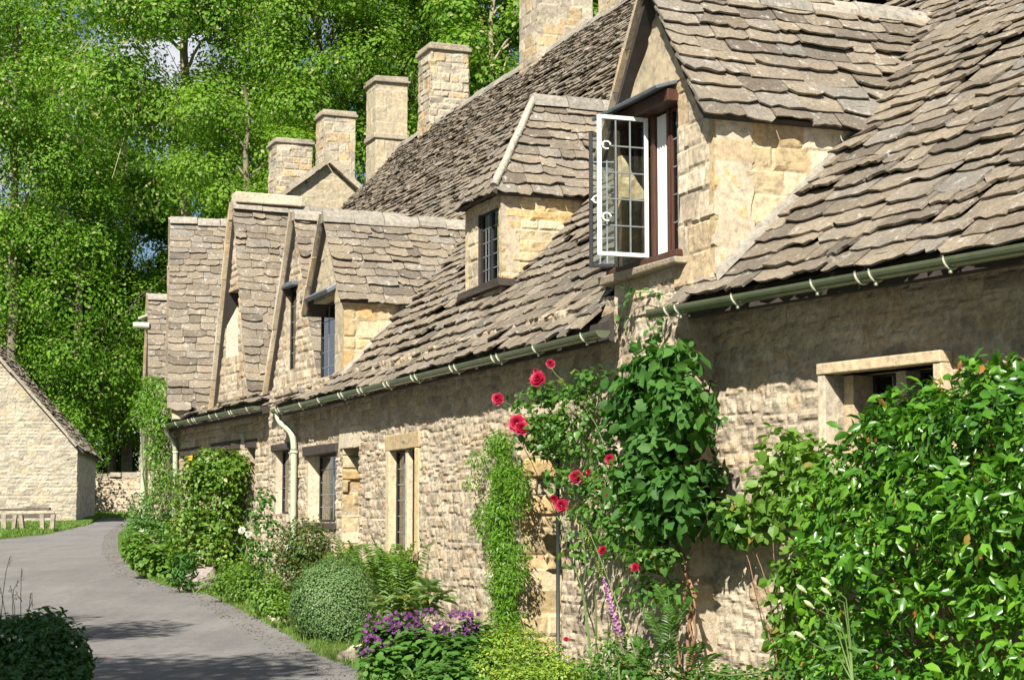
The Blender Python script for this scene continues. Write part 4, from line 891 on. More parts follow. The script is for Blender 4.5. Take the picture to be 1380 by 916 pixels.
for sg in (0, 1):
    N = nrm((-bn if sg == 0 else bn) * gp + Z); Yb = nrm((bn if sg == 0 else -bn) + Z * gp); E_ = cb0 + bn * (0 if sg == 0 else 2 * HWb) + Z * zE - Yb * .35 - bt * .12 + N * .04; Lr = HWb * math.sqrt(1 + gp * gp) + .35
    slates(m, E_, bt, Yb, N, [(0, 0), (Lbn + .3, 0), (Lbn + .3, Lr), (0, Lr)], .26, .17, .5, .35, .035, 190 + sg, wav=.06); plate(mu, [E_, E_ + bt * (Lbn + .3), E_ + bt * (Lbn + .3) + Yb * Lr, E_ + Yb * Lr], N, -.02, .07)
rb = mk('roof', m, M['slate'], barn); mk('roof_boarding', mu, M['under'], rb)
m = MB(); N = nrm(-bn * gp + Z); Yb = nrm(bn + Z * gp); blocks(m, cb0 + Z * zE - bt * .14 - Yb * .0 - N * .05, cb0 + bn * HWb + Z * zRb - bt * .14 - N * .05, bt, N, .12, .09, .7, .008, seed=3); mk('verge_stones', m, M['barn'], rb)
bw = thing('boundary_wall', 'low dry-stone boundary wall with mossy top where the lane disappears', 'wall', (-17.5, 82, 1.9))
m = MB(); p0 = atD(60, 690, 82.); p1 = atD(262, 690, 80.); bt2 = nrm((p1 - p0) * np.array([1, 1, 0])); bn2 = np.array([bt2[1], -bt2[0], 0]); Lw = float(np.linalg.norm((p1 - p0)[:2]))
panel(m, np.array([p0[0], p0[1], 0]), bt2, Z, bn2, (0, Lw, 1.2, 3.55), .07, 201, back=.5, rh=(.09, .16), sw=(.2, .5), amp=.03, edge=.04); mk('wall_face', m, M['rubble'], bw)
m = MB(); blocks(m, np.array([p0[0], p0[1], 3.55]) - bn2 * .2, np.array([p1[0], p1[1], 3.55]) - bn2 * .2, bn2, Z, .55, .22, .6, .03, seed=8); mk('coping_stones', m, M['coping'], bw)
rail = thing('knee_rail', 'low weathered wooden rail on stub posts along the barn lawn', 'fence', tuple(gpt(36, 714)))
m = MB(); a = gpt(-60, 717); b = gpt(72, 713); m.box(a + Z * .38, (b - a), np.array([0, .1, 0]), Z * .13, jit=.01); m.box(a + Z * .62 + np.array([0, .16, 0]), (b - a) * .93, np.array([0, .3, 0]), Z * .07, jit=.01); mk('rail', m, M['grey_timber'], rail)
for u in (-50, -20, 2, 14, 28, 54, 66):
    m = MB(); q = gpt(u, 716); m.box(q - Z * .1, np.array([.13, 0, 0]), np.array([0, .12, 0]), Z * .62 + np.array([rng.normal(0, .05), 0, 0]), jit=.012); mk('post', m, M['grey_timber'], rail)
#@@PLANTS
# ================================================================ VEGETATION HELPERS
def fblob(fr, u, v, d, ru, rv, n, rn=.15):
    c = fr.pt(u, v, d); k = px(c[1]); return (c, (ru * k / .52, rn, rv * k), n, fr)
def sblob(u, v, D, ru, rv, n, ry=None):
    c = atD(u, v, D); k = px(D); return (c, (ru * k, ry or ru * k, rv * k), n, None)
def grow(mb, blobs, ln, wd, kind='full', young=0., droop=.4, nup=.45, nr=.6, wall=None, shell=.72, lump=.22, nout=.6, young_top=False):
    for i, (c, rad, n, fr) in enumerate(blobs):
        P, d = blob_points((0, 0, 0), rad, n, shell, seed=i * 7 + 3, lump=lump)
        if fr is not None:
            Bm = np.stack([fr.t, fr.n, Z]); P = P @ Bm; d = d @ Bm
        P = P + c
        w = wall or fr
        if w is not None: k = ((P - w.O) @ w.n) > .03; P, d = P[k], d[k]
        k = P[:, 2] > gz(P[:, 0], P[:, 1]) + .01; P, d = P[k], d[k]; m = len(P)
        if m == 0: continue
        N = d * nout + Z * nup + rng.normal(0, nr, (m, 3)) * .6; Ax = rng.normal(0, 1, (m, 3)) + d * .5 - Z * droop
        s = rng.uniform(.5, 1.25, m); leaves(mb, P, N, Ax, ln * s, wd * s * rng.uniform(.8, 1.15, m), kind, young=young)
def plant(name, label, cat, base, leafmat, blobs, ln, wd, group=None, stems=6, stemmat='vine', stem_r=.012, leafname='leaves', **kw):
    base = np.asarray(base, float); r = thing(name, label, cat, tuple(base), group)
    m = MB(); grow(m, blobs, ln, wd, **kw); mk(leafname, m, M[leafmat], r, smooth=(kw.get('kind', 'full') == 'full'))
    if stems:
        m = MB(); tops = [b[0] for b in blobs]; tops = [tops[i] for i in rng.permutation(len(tops))[:stems]]
        branchy(m, base, tops, stem_r, 6); mk('stems', m, M[stemmat], r, smooth=True)
    return r
def tree(u, D, vt, vb, ru, label, leafmat='lf_tree', bark='bark', nb=34, nl=950, lf=.19, seed=1, trunk_r=.28, young=.1, trunk_v=None, name='broadleaf_tree', gap=.0):
    global rng
    keep = rng; rng = np.random.default_rng(seed + 500)
    base = atD(u, 690, D); base[2] = gz(base[0], base[1]); k = px(D)
    c = atD(u, (vt + vb) / 2, D); R_ = np.array([ru * k, ru * k * .9, (vb - vt) / 2 * k]); r = thing(name, label, 'tree', tuple(base), 'trees behind the cottages')
    blobs = []; cen = []
    for i in range(nb):
        d = nrm(rng.normal(0, 1, 3)); q = rng.uniform(.35, .95) ** .7; p = c + d * R_ * q * .85; cen.append(p)
        rr = rng.uniform(.20, .36) * np.mean(R_) * rng.uniform(.8, 1.2); blobs.append((p, (rr * 1.15, rr * 1.15, rr * .75), int(nl * rng.uniform(.7, 1.3)), None))
    m = MB(); grow(m, blobs, lf, lf * .75, 'quad', young=young, nr=.42, nup=.5, nout=1., shell=.5, lump=.35, droop=.5); mk('crown', m, M[leafmat], r)
    m = MB(); top = c + Z * R_[2] * .75; q = np.linspace(0, 1, 14)[:, None]; tp = base * (1 - q) + top * q; tp[:, :2] += rng.normal(0, .12, (14, 2)) * q
    m.tube(tp, trunk_r, trunk_r * .25, 12)
    for p in cen[:18]:
        z0 = np.clip(p[2] - rng.uniform(.8, 3.), base[2] + (top[2] - base[2]) * .2, top[2] - .5); f = (z0 - base[2]) / (top[2] - base[2]); s = base * (1 - f) + top * f
        u_ = np.linspace(0, 1, 8)[:, None]; L_ = np.linalg.norm(p - s); pts = s * (1 - u_) + p * u_ + Z * .15 * L_ * np.sin(u_ * math.pi) * .5 + rng.normal(0, .04 * L_, (8, 3)) * np.sin(u_ * math.pi) * .5
        m.tube(pts, trunk_r * .34 * (1 - f * .5), .02, 7)
        for _ in range(3):
            e = p + rng.normal(0, 1, 3) * np.mean(R_) * .2; a_ = pts[5]; m.tube([a_, (a_ + e) / 2 + rng.normal(0, .1, 3), e], .03, .01, 5)
    mk('trunk', m, M[bark], r, smooth=True); rng = keep; return r

# ================================================================ TREES
TR = [
 (245, 78, -190, 330, 200, 'lf_tree', 'pale_bark', 'tall poplar-like tree with pale seed clusters and its trunk showing against the sky', 46, 1000, .22, .42, .16),
 (15, 80, -120, 420, 120, 'lf_tree', 'bark', 'leafy tree at the left edge of the photo above the barn roof', 40, 900, .18, .3, .12),
 (105, 82, 170, 640, 160, 'lf_tree', 'bark', 'dense dark green tree rising straight behind the barn ridge', 40, 1000, .18, .3, .06),
 (30, 84, 230, 640, 120, 'lf_tree2', 'bark', 'mid green tree filling the left edge above the barn roof slope', 40, 1000, .21, .3, .05),
 (150, 88, 280, 620, 95, 'lf_tree', 'bark', 'bushy tree standing over the barn eaves corner', 34, 900, .2, .25, .05),
 (215, 86, 300, 650, 95, 'lf_tree', 'bark', 'low bushy tree between the barn and the far gable', 34, 900, .16, .2, .05),
 (330, 70, 60, 460, 120, 'lf_tree2', 'bark', 'bright green tree rising behind the steep street gables', 38, 950, .17, .3, .05),
 (430, 74, -140, 330, 130, 'lf_tree2', 'bark', 'light green maple-like tree behind the two farthest chimneys', 42, 950, .18, .32, .05),
 (545, 76, -160, 300, 110, 'lf_tree2', 'bark', 'light green tree behind the rendered chimney with a moulded band', 40, 950, .18, .32, .05),
 (665, 64, -150, 260, 90, 'lf_tree', 'pale_bark', 'tree with pale forked limbs right of the tall brick-coursed chimney', 30, 800, .20, .22, .14),
 (800, 62, -160, 200, 80, 'lf_tree', 'bark', 'tree glimpsed between the two highest chimney stacks', 26, 800, .2, .25, .08),
 (85, 108, -80, 420, 120, 'lf_tree2', 'bark', 'pale green tree farthest off in the upper left, behind the others', 34, 1000, .28, .35, .03),
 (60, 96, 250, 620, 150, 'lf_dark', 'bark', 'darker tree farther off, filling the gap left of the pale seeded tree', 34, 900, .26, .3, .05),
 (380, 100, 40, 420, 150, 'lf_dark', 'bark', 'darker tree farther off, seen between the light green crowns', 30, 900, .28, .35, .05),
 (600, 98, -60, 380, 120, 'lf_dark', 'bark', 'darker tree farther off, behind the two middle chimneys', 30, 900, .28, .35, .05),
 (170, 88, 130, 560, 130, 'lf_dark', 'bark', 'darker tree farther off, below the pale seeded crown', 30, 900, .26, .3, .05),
]
for i, (u, D, vt, vb, ru, lm, bk, lab, nb, nl, lf, tr, yg) in enumerate(TR): tree(u, D, vt, vb, ru, lab, lm, bk, nb, nl, lf, i * 11 + 1, tr, yg)
# hedge bank of shrubs under the trees
for i, (u, D, v, ru, rv, lab) in enumerate([(20, 78, 600, 110, 80, 'rounded undergrowth shrub behind the barn roof slope'), (150, 90, 610, 60, 60, 'rounded shrub above the far boundary wall'), (230, 90, 600, 60, 70, 'rounded shrub beside the end gable')]):
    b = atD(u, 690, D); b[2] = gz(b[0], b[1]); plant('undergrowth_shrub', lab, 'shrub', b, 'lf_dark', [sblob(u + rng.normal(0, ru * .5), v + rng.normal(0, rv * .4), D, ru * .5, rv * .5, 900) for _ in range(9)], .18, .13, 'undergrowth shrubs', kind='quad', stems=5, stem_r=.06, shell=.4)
# tree on the near left, out of the frame, that shades the lane and the hedge
sh_ = thing('broadleaf_tree', 'roadside tree just outside the left edge, shading the foreground hedge and lane', 'tree', (-6.9, 7.2, gz(0, 7.2)))
m = MB(); bl = []
for _ in range(26): d = nrm(rng.normal(0, 1, 3)); bl.append((np.array([-5.7, 7.2, 7.1]) + d * np.array([2.2, 3.2, 1.6]) * rng.uniform(.3, .95), (.8, .9, .5), 420, None))

for _ in range(18): d = nrm(rng.normal(0, 1, 3)); bl.append((np.array([-5.5, 5.0, 7.0]) + d * np.array([1.6, 1.6, 1.2]) * rng.uniform(.2, .95), (.8, .8, .5), 420, None))
for _ in range(12): d = nrm(rng.normal(0, 1, 3)); bl.append((np.array([-7.4, 12.6, 7.2]) + d * np.array([1.5, 3.4, 1.2]) * rng.uniform(.3, .95), (.6, .8, .4), 300, None))
grow(m, bl, .14, .10, 'quad', shell=.4); mk('crown', m, M['lf_tree'], sh_)
m = MB(); m.tube([(-6.9, 7.2, 0), (-6.8, 7.1, 3), (-6.2, 7.2, 6), (-5.9, 7.2, 8)], .2, .06, 10)
for p in bl[:12]: m.tube([(-6.5, 7.1, 4.5), (np.array([-6.3, 7.1, 5.5]) + p[0]) / 2, p[0]], .06, .02, 6)
mk('trunk', m, M['bark'], sh_, smooth=True)

# unseen trees added across the lane (left of the frame); they close off the low sky opposite the cottages
mt = thing('broadleaf_tree', 'unseen tree added across the lane to dim the low sky', 'tree', (-21., 8., .2), 'added sky-blocking trees')
m = MB(); bl = []
for _ in range(26): d = nrm(rng.normal(0, 1, 3)); bl.append((np.array([-21., 8., 6.6]) + d * np.array([4., 5., 5.2]) * rng.uniform(.3, .9), (2.2, 2.4, 1.6), 520, None))
grow(m, bl, .42, .3, 'quad', shell=.3); mk('crown', m, M['lf_dark'], mt)
m = MB(); m.tube([(-21, 8, .1), (-20.9, 8, 3), (-21, 8.1, 8), (-21, 8, 11)], .35, .08, 10); mk('trunk', m, M['bark'], mt, smooth=True)
for x, y in ((-22, -2), (-23, 18), (-24, 28), (-26, 39), (-19, -12), (-31, 52)):
    c_ = mt.copy(); C.objects.link(c_); c_.location = (x, y, gz(x, y)); c_.rotation_euler.z = x * y
    for ch in list(mt.children): k_ = ch.copy(); C.objects.link(k_); k_.parent = c_

# ================================================================ WALL CLIMBERS (near)
# glossy camellia
cam_bl = [fblob(FA, u, v, d + rng.uniform(-.12, .12), ru * (1. if v < 700 else .78), rv * (.98 if v < 700 else .8), int(n * (1.15 if v < 700 else .85)), rn) for u, v, d, ru, rv, n, rn in [
 (1290, 590, .75, 70, 62, 900, .34), (1370, 560, .8, 60, 60, 800, .36), (1215, 625, .65, 62, 60, 800, .32), (1150, 690, .6, 55, 65, 750, .3),
 (1310, 690, .95, 80, 75, 1000, .4), (1225, 740, .8, 75, 75, 900, .38), (1385, 700, 1., 75, 90, 900, .4), (1150, 800, .65, 60, 80, 750, .32),
 (1290, 810, .95, 70, 50, 520, .4), (1370, 800, 1., 60, 45, 430, .4), (1390, 880, 1.05, 60, 60, 380, .4), (1210, 880, .8, 60, 55, 480, .36), (1120, 890, .6, 50, 50, 380, .3), (1310, 905, 1., 60, 40, 330, .4), (1250, 930, .9, 60, 40, 300, .4), (1450, 640, 1., 80, 120, 600, .4), (1460, 850, 1., 80, 120, 500, .4),
 (1195, 575, .45, 30, 28, 200, .2), (1345, 505, .6, 32, 26, 220, .2), (1240, 548, .5, 40, 30, 240, .2)]]
cb_ = FA.P(.4, gz(0, 10), .6)
camelia = plant('evergreen_shrub', 'big glossy evergreen shrub with coppery new tips beneath the stone-framed window', 'shrub', cb_, 'lf_camellia', cam_bl, .088, .043, stems=14, stem_r=.02, young=.014, droop=.75, nup=.45, nr=.95, lump=.42, shell=.5)
m = MB(); st = MB()
for (u0, v0, u1, v1) in [(1350, 520, 1362, 482), (1362, 520, 1376, 490), (1335, 520, 1340, 500), (1300, 530, 1290, 492), (1262, 540, 1268, 515)]:
    a = FA.pt(u0, v0, .6); b = FA.pt(u1, v1, .62); st.tube([a, (a + b) / 2 + Z * .01, b], .004, .002, 5); n = 9; t = rng.uniform(.3, 1, n)[:, None]; P = a * (1 - t) + b * t
    leaves(m, P, rng.normal(0, .6, (n, 3)) + Z * .4 - np.array([0, .5, 0]), rng.normal(0, .6, (n, 3)) + Z * .7, .05, .02, 'full', A=np.stack([rng.random(n), np.zeros(n), rng.uniform(.3, 1, n), np.ones(n)], 1))
mk('new_shoots', m, M['lf_camellia'], camelia, smooth=True); mk('shoot_stems', st, M['vine'], camelia, smooth=True)
# pale heart-leaved climber left of it
cl_bl = [fblob(FA, u, v, d, ru, rv, n, .16) for u, v, d, ru, rv, n in [(1065, 610, .2, 34, 34, 190), (1040, 665, .22, 32, 40, 190), (1085, 690, .3, 34, 50, 260), (1010, 705, .18, 30, 30, 110), (1075, 770, .3, 34, 40, 180), (1100, 640, .3, 30, 40, 200), (1060, 830, .25, 26, 40, 100), (985, 690, .16, 24, 24, 60), (1090, 870, .3, 40, 30, 150)]]
plant('leafy_climber', 'pale green climber with heart-shaped leaves left of the glossy evergreen', 'climbing plant', FA.P(2.5, gz(0, 12.4), .15), 'lf_clematis', cl_bl, .085, .072, stems=8, stem_r=.006, kind='round', droop=.9, nup=.25, nr=.6, shell=.3, young=.04)
# honeysuckle
ho = [(880, 500, .2, 42, 34, 330), (850, 545, .22, 44, 50, 420), (905, 550, .28, 46, 50, 480), (930, 560, .25, 30, 44, 260), (880, 610, .28, 44, 44, 420), (900, 655, .3, 46, 36, 360), (855, 640, .22, 30, 36, 180), (935, 680, .25, 36, 26, 200), (915, 480, .16, 26, 20, 120), (965, 700, .2, 26, 16, 80), (870, 690, .25, 30, 26, 120), (900, 700, .28, 40, 22, 160), (950, 640, .2, 26, 40, 110), (985, 715, .18, 22, 14, 50)]
fAB = lambda u: FB if u < 925 else FA
hb = [fblob(fAB(u), u, v, d, ru * .72, rv, n, .16) for u, v, d, ru, rv, n in ho]
hon = thing('leafy_climber', 'broad-leaved dark green climber on twisted bare stems beside the crimson rose', 'climbing plant', tuple(FB.P(-.55, gz(0, 13.4), .15)))
m = MB(); grow(m, hb, .105, .078, 'round', nup=.25, nr=.7, droop=.9, shell=.2, nout=.6, lump=.5); mk('leaves', m, M['lf_honey'], hon, smooth=True)
m = MB()
def vine(mb, fr, pts, r0, r1, d=.1, wob=.012):
    P = np.array([fr.pt(u, v, d) for u, v in pts]); n = 26; t = np.linspace(0, len(P) - 1, n); Q = np.stack([np.interp(t, np.arange(len(P)), P[:, i]) for i in range(3)], 1)
    for _ in range(2): Q[1:-1] = (Q[:-2] + 2 * Q[1:-1] + Q[2:]) / 4
    Q += rng.normal(0, wob, Q.shape) * .5; mb.tube(Q, r0, r1, 7); return Q
for pts, r in (([(928, 905), (925, 850), (938, 800), (915, 745), (903, 705), (895, 640), (880, 560)], .014), ([(930, 905), (940, 820), (925, 770), (908, 730), (905, 690), (920, 620)], .011), ([(915, 900), (912, 850), (925, 800), (930, 760), (900, 720), (860, 640), (850, 540)], .010), ([(935, 880), (928, 830), (918, 790), (935, 740), (955, 690)], .007)): vine(m, FB, pts, r, r * .5, .13)
mk('twisted_stems', m, M['vine'], hon, smooth=True)
m = MB(); lv = MB()
for pts in ([(885, 470), (880, 440), (900, 410), (930, 400)], [(860, 470), (840, 440), (850, 400), (860, 385)], [(820, 470), (835, 430), (850, 395), (880, 393), (905, 400)], [(900, 480), (890, 430), (905, 410)], [(905, 520), (960, 560), (985, 580)]):
    Q = vine(m, FB, pts, .004, .0025, .08, .004); k = rng.integers(4, 25, 9); n = len(k); leaves(lv, Q[k] + rng.normal(0, .02, (n, 3)) + nB * .03, nB * .7 + rng.normal(0, .5, (n, 3)) + Z * .3, rng.normal(0, 1, (n, 3)) - Z * .5, .06, .045, 'round')
mk('tendrils', m, M['stem'], hon, smooth=True); mk('tendril_leaves', lv, M['lf_honey'], hon)
# climbing rose
rose = thing('climbing_rose', 'climbing rose with crimson blooms trained over the doorway and small window', 'climbing rose', tuple(FB.P(.35, gz(0, 15), .15)))
rb_ = [(735, 530, .3, 30, 22, 90), (750, 570, .3, 38, 30, 150), (715, 580, .3, 26, 30, 80), (775, 530, .22, 30, 16, 60), (700, 545, .3, 16, 16, 22), (790, 560, .2, 28, 36, 60), (765, 600, .25, 34, 24, 80), (785, 650, .3, 40, 22, 80), (755, 640, .3, 24, 20, 36),
       (815, 610, .22, 30, 24, 60), (835, 650, .25, 30, 28, 80), (800, 690, .3, 40, 26, 90), (830, 720, .3, 34, 30, 90), (870, 750, .3, 44, 20, 110), (850, 700, .28, 30, 30, 70), (895, 745, .28, 26, 20, 50), (780, 740, .25, 24, 30, 40), (735, 600, .25, 30, 20, 70), (790, 510, .18, 40, 12, 50), (870, 790, .25, 30, 26, 60), (905, 800, .25, 26, 22, 50)]
m = MB(); grow(m, [fblob(FB, u, v, d, ru, rv, int(n * 2.3), .15) for u, v, d, ru, rv, n in rb_], .062, .044, 'full', nup=.4, nr=.6, shell=.1, droop=.6, young=.05); mk('leaves', m, M['lf_rose'], rose, smooth=True)
m = MB()
for pts in ([(800, 905), (790, 820), (770, 740), (760, 660), (740, 600), (715, 570), (690, 545), (672, 540)], [(800, 905), (805, 800), (815, 700), (820, 620), (800, 560), (760, 520), (742, 492)], [(810, 900), (830, 800), (850, 740), (880, 745), (910, 745)], [(770, 740), (745, 680), (750, 640), (776, 643)], [(815, 700), (850, 680), (856, 764)], [(760, 600), (740, 550), (725, 511)], [(735, 600), (705, 590), (697, 573)]): vine(m, FB, pts, .007, .003, .24, .012)
mk('stems', m, M['stem'], rose, smooth=True)
def bloom(u, v, rp, fr=FB, d=.42, mat='pet_red', parent=None):
    c = fr.pt(u, v, d); R_ = rp * px(c[1]); F_ = nrm(np.array([-.35, -.85, .25]) + rng.normal(0, .25, 3)); m = MB(); X = nrm(np.cross(F_, Z)); Y = np.cross(X, F_)
    for ring, (n, ro, tilt) in enumerate([(7, 1., .15), (7, .82, .5), (6, .6, .85), (5, .38, 1.15), (4, .2, 1.35)]):
        a = np.linspace(0, 2 * math.pi, n, endpoint=False) + ring * .45 + rng.normal(0, .12, n); dr = np.cos(a)[:, None] * X + np.sin(a)[:, None] * Y
        P = c + dr * R_ * .12 * (1 + ring * .0) + F_ * R_ * .04 * ring; Ax = dr * math.cos(tilt) + F_ * math.sin(tilt); N = F_ * math.cos(tilt) - dr * math.sin(tilt)
        leaves(m, P, N, Ax, R_ * ro * rng.uniform(.85, 1.05, n), R_ * ro * 1.25 * rng.uniform(.85, 1.1, n), 'round', A=np.stack([rng.random(n), np.zeros(n), np.zeros(n), np.ones(n)], 1))
    return mk('rose_bloom', m, M[mat], parent, smooth=True)
for u, v, r in [(725, 511, 12), (742, 490, 7), (671, 538, 9), (697, 571, 13), (704, 577, 11), (776, 643, 10), (757, 681, 10), (747, 672, 6), (812, 741, 7), (856, 764, 7), (822, 619, 8), (817, 664, 5), (793, 636, 4), (722, 500, 4), (763, 861, 4)]: bloom(u, v, r, parent=rose)
# feathery climber beside the doorway
ja = [(672, 600, 24, 20, 500), (678, 640, 30, 30, 900), (672, 690, 30, 34, 1000), (676, 740, 30, 34, 1000), (678, 790, 30, 34, 950), (680, 835, 32, 30, 700), (700, 660, 18, 40, 400), (650, 700, 12, 30, 220), (645, 620, 14, 14, 90), (640, 650, 14, 20, 60), (700, 760, 14, 40, 300)]
plant('feathery_climber', 'narrow bright green feathery climber growing up the wall left of the ashlar doorway', 'climbing plant', FB.P(2.65, gz(0, 16.4), .1), 'lf_jasmine', [fblob(FB, u, v, .12, ru * .72, rv, int(n * 1.7), .11) for u, v, ru, rv, n in ja], .05, .017, kind='quad', stems=7, stem_r=.006, stemmat='stem', droop=1., nup=.2, shell=.3, nr=.7)
# foxglove
fx = thing('foxglove', 'leaning foxglove spike with pink bells at its tip in front of the rough wall', 'flower', tuple(FB.P(.1, gz(0, 14.6), .5)))
m = MB(); Q = vine(m, FB, [(862, 900), (850, 860), (832, 815), (812, 760), (795, 718), (783, 702)], .007, .003, .5, .002)
Q2 = vine(m, FB, [(798, 905), (792, 850), (785, 800), (790, 760), (783, 702)], .006, .004, .5, .003); mk('stem', m, M['stem'], fx, smooth=True)
Q3 = np.array([FB.pt(*q, .52) for q in [(786, 706), (798, 740), (812, 772), (822, 805), (834, 848)]]); tt = np.linspace(0, 4, 46); Q3 = np.stack([np.interp(tt, np.arange(5), Q3[:, i]) for i in range(3)], 1)
for i, q in enumerate(Q3):
    if i % 1: continue
    m = MB(); f = i / 45; sz = .007 + .013 * max(0, f - .3) / .7 if f > .3 else .008 + f * .012; dr = nrm(np.array([math.cos(i * 2.1) * .6 - .1, -.6, -.55]) + rng.normal(0, .1, 3)); k = np.linspace(0, 1, 5)
    m.tube([q + dr * sz * 2.2 * a for a in k], np.array([.25, .5, .62, .7, .95]) * sz, None, 8, A=[rng.random(), 0, 0, 1])
    mk('flower_bell' if f > .45 else 'flower_bud', m, M['pet_pink' if f > .52 else 'lf_euph'], fx, smooth=True)
# feathery thistle-like plant
def fern_frond(mb, base, direc, L_, n=22, pl=.09, pw=.018, arch=.5, kind='quad'):
    direc = nrm(direc); side = nrm(np.cross(direc, Z)); t = np.linspace(0, 1, n); sp = base + direc * (L_ * t)[:, None] * (1 - .25 * t[:, None]) + Z * (L_ * arch * (t - t ** 2 * 1.25))[:, None]
    T = nrm(np.gradient(sp, axis=0)); N = nrm(np.cross(side, T)); N = np.where(N[:, 2:3] < 0, -N, N); ll = pl * np.sin(np.clip(t * 1.0 + .12, 0, 1) * math.pi) ** .7 + .01
    for sg in (-1, 1):
        leaves(mb, sp[2:], N[2:] + rng.normal(0, .12, (n - 2, 3)), (side * sg + T[2:] * .45 - N[2:] * .12), ll[2:], pw, kind)
    mb.tube(sp, .003, .001, 4, cap=False)
def ferns(name, label, base, L_, n, mat='lf_fern', tilt=(.5, 1.3), group=None, pl=.09, spread=.15, fan=None, pw=.020):
    r = thing(name, label, 'fern', tuple(base), group); m = MB()
    for k in range(n):
        a = rng.uniform(0, 2 * math.pi) if fan is None else rng.uniform(*fan); b_ = np.asarray(base) + np.array([rng.normal(0, spread), rng.normal(0, spread), 0]); el = rng.uniform(*tilt)
        fern_frond(m, b_, np.array([math.cos(a) * math.cos(el), math.sin(a) * math.cos(el), math.sin(el)]), L_ * rng.uniform(.7, 1.1), 26, pl * rng.uniform(.8, 1.15), pw, rng.uniform(.1, .45))
    mk('fronds', m, M[mat], r); return r
fb = gpt(528, 850); ferns('fern', 'large arching fern growing between the clipped box mound and the wall', fb + np.array([-.05, .3, 0]), 1.45, 120, spread=.25, tilt=(.7, 1.4), pl=.13)
fb = gpt(566, 842); ferns('fern', 'smaller upright fern beneath the narrow two-light window', fb + np.array([.1, .15, 0]), .85, 36, spread=.12, tilt=(.8, 1.45), pl=.11)
fb = gpt(205, 772); ferns('fern', 'tall fern clump at the far bend of the lane', fb + np.array([.4, 1.4, 0]), 1.35, 110, spread=.3, tilt=(.8, 1.4), pl=.17, pw=.04)
th_ = FB.P(-.3, gz(0, 13), .45)
r = thing('thistle', 'feathery light green thistle-like plant at the foot of the twisted stems', 'plant', tuple(th_)); m = MB()
for (u0, v0, u1, v1, L_) in [(905, 905, 900, 790, 1), (880, 905, 850, 840, 1), (930, 905, 950, 850, 1), (900, 880, 860, 800, 1), (915, 880, 945, 870, 1), (870, 910, 840, 870, 1), (905, 830, 880, 780, 1), (905, 850, 930, 800, 1), (940, 905, 980, 870, 1), (860, 905, 880, 860, 1), (895, 900, 905, 850, 1)]:
    a = FB.pt(u0, v0, .5); b = FB.pt(u1, v1, .55); fern_frond(m, a, b - a, np.linalg.norm(b - a) * 1.1, 22, .065, .02, .15)
m.tube([th_, FB.pt(905, 860, .5), FB.pt(900, 790, .5)], .008, .004, 6, A=[.5, 0, 0, 1]); mk('fronds', m, M['lf_rose'], r)
# lilies in bud
for i, (u, v, tu, tv, L_) in enumerate([(1080, 793, 1098, 808, 22), (1113, 783, 1128, 800, 22), (1113, 797, 1125, 805, 20), (1090, 814, 1118, 826, 24), (1078, 856, 1098, 868, 22)]):
    D_ = 9.6; a = atD(u - 7, v - 6, D_); b = atD(u + 7, v + 5, D_)
    if i == 0: lily = thing('lily_plant', 'lily with five pale closed buds on thin stems in front of the glossy evergreen', 'flower', tuple(atD(1150, 1010, 9.7)))
    k = np.linspace(0, 1, 9); m = MB(); m.tube([a * (1 - t) + b * t for t in k], .0135 * np.array([.12, .5, .8, .98, 1., .92, .75, .5, .3]), None, 8, A=[rng.random(), 0, 0, 1]); mk('lily_bud', m, M['bud'], lily, smooth=True)
    m = MB(); e = atD(tu + 12, tv + 6, D_ + .05); g_ = atD(1150, 920, D_ + .1); m.tube([b, (b + e) / 2 - Z * .004, e, e * .5 + g_ * .5 + Z * .05, g_], .004, .005, 6); mk('flower_stem', m, M['stem'], lily, smooth=True)
m = MB(); n = 46; P = np.array([atD(1120 + rng.uniform(-25, 40), 850 + rng.uniform(-10, 80), 9.8 + rng.normal(0, .08)) for _ in range(n)]); leaves(m, P, rng.normal(0, .5, (n, 3)) + Z * .5 - np.array([0, .4, 0]), rng.normal(0, 1, (n, 3)) - Z * .3, .12, .035, 'full'); mk('lily_leaves', m, M['lf_rose'], lily, smooth=True)

# ================================================================ BORDER PLANTS ALONG THE WALL
def base_at(u, v): return gpt(u, v)
b = base_at(447, 868); D_ = b[1] + .35
plant('box_mound', 'clipped rounded grey-green mound at the lane edge in front of the ferns', 'shrub', b + np.array([0, .35, 0]), 'lf_box', [sblob(450, 814, D_, 56, 60, 22000), sblob(462, 836, D_, 48, 40, 6000)], .024, .017, kind='quad', stems=3, shell=.9, lump=.07, nup=.3, nout=1., nr=.4, droop=0.)
b = base_at(405, 832)
plant('round_shrub', 'rounded dark shrub with reddish leaf edges beneath the timber-lintel window', 'shrub', b + np.array([.1, .4, 0]), 'lf_red', [sblob(408, 735, b[1] + .5, 38, 36, 2400), sblob(396, 775, b[1] + .4, 34, 36, 1800), sblob(420, 765, b[1] + .5, 30, 40, 1700), sblob(388, 810, b[1] + .2, 22, 24, 700)], .042, .028, kind='full', stems=6, young=.22, shell=.6, lump=.15)
b = base_at(283, 790)
plant('tall_shrub', 'tall yellow-green flowering shrub against the far gabled cottage', 'shrub', b + np.array([.1, .4, 0]), 'lf_shrub', [sblob(u, v, b[1] + .6, ru, rv, n) for u, v, ru, rv, n in [(290, 640, 40, 32, 1900), (268, 655, 28, 36, 1000), (312, 660, 22, 40, 900), (300, 700, 34, 40, 1500), (258, 705, 30, 36, 1300), (285, 740, 44, 34, 1700), (248, 745, 20, 30, 600), (310, 760, 26, 26, 800), (283, 620, 26, 16, 500), (322, 625, 12, 16, 200)]], .075, .05, kind='full', stems=8, stem_r=.02, young=.04, shell=.3, lump=.4)
m = MB(); c = atD(258, 617, b[1] + .2)
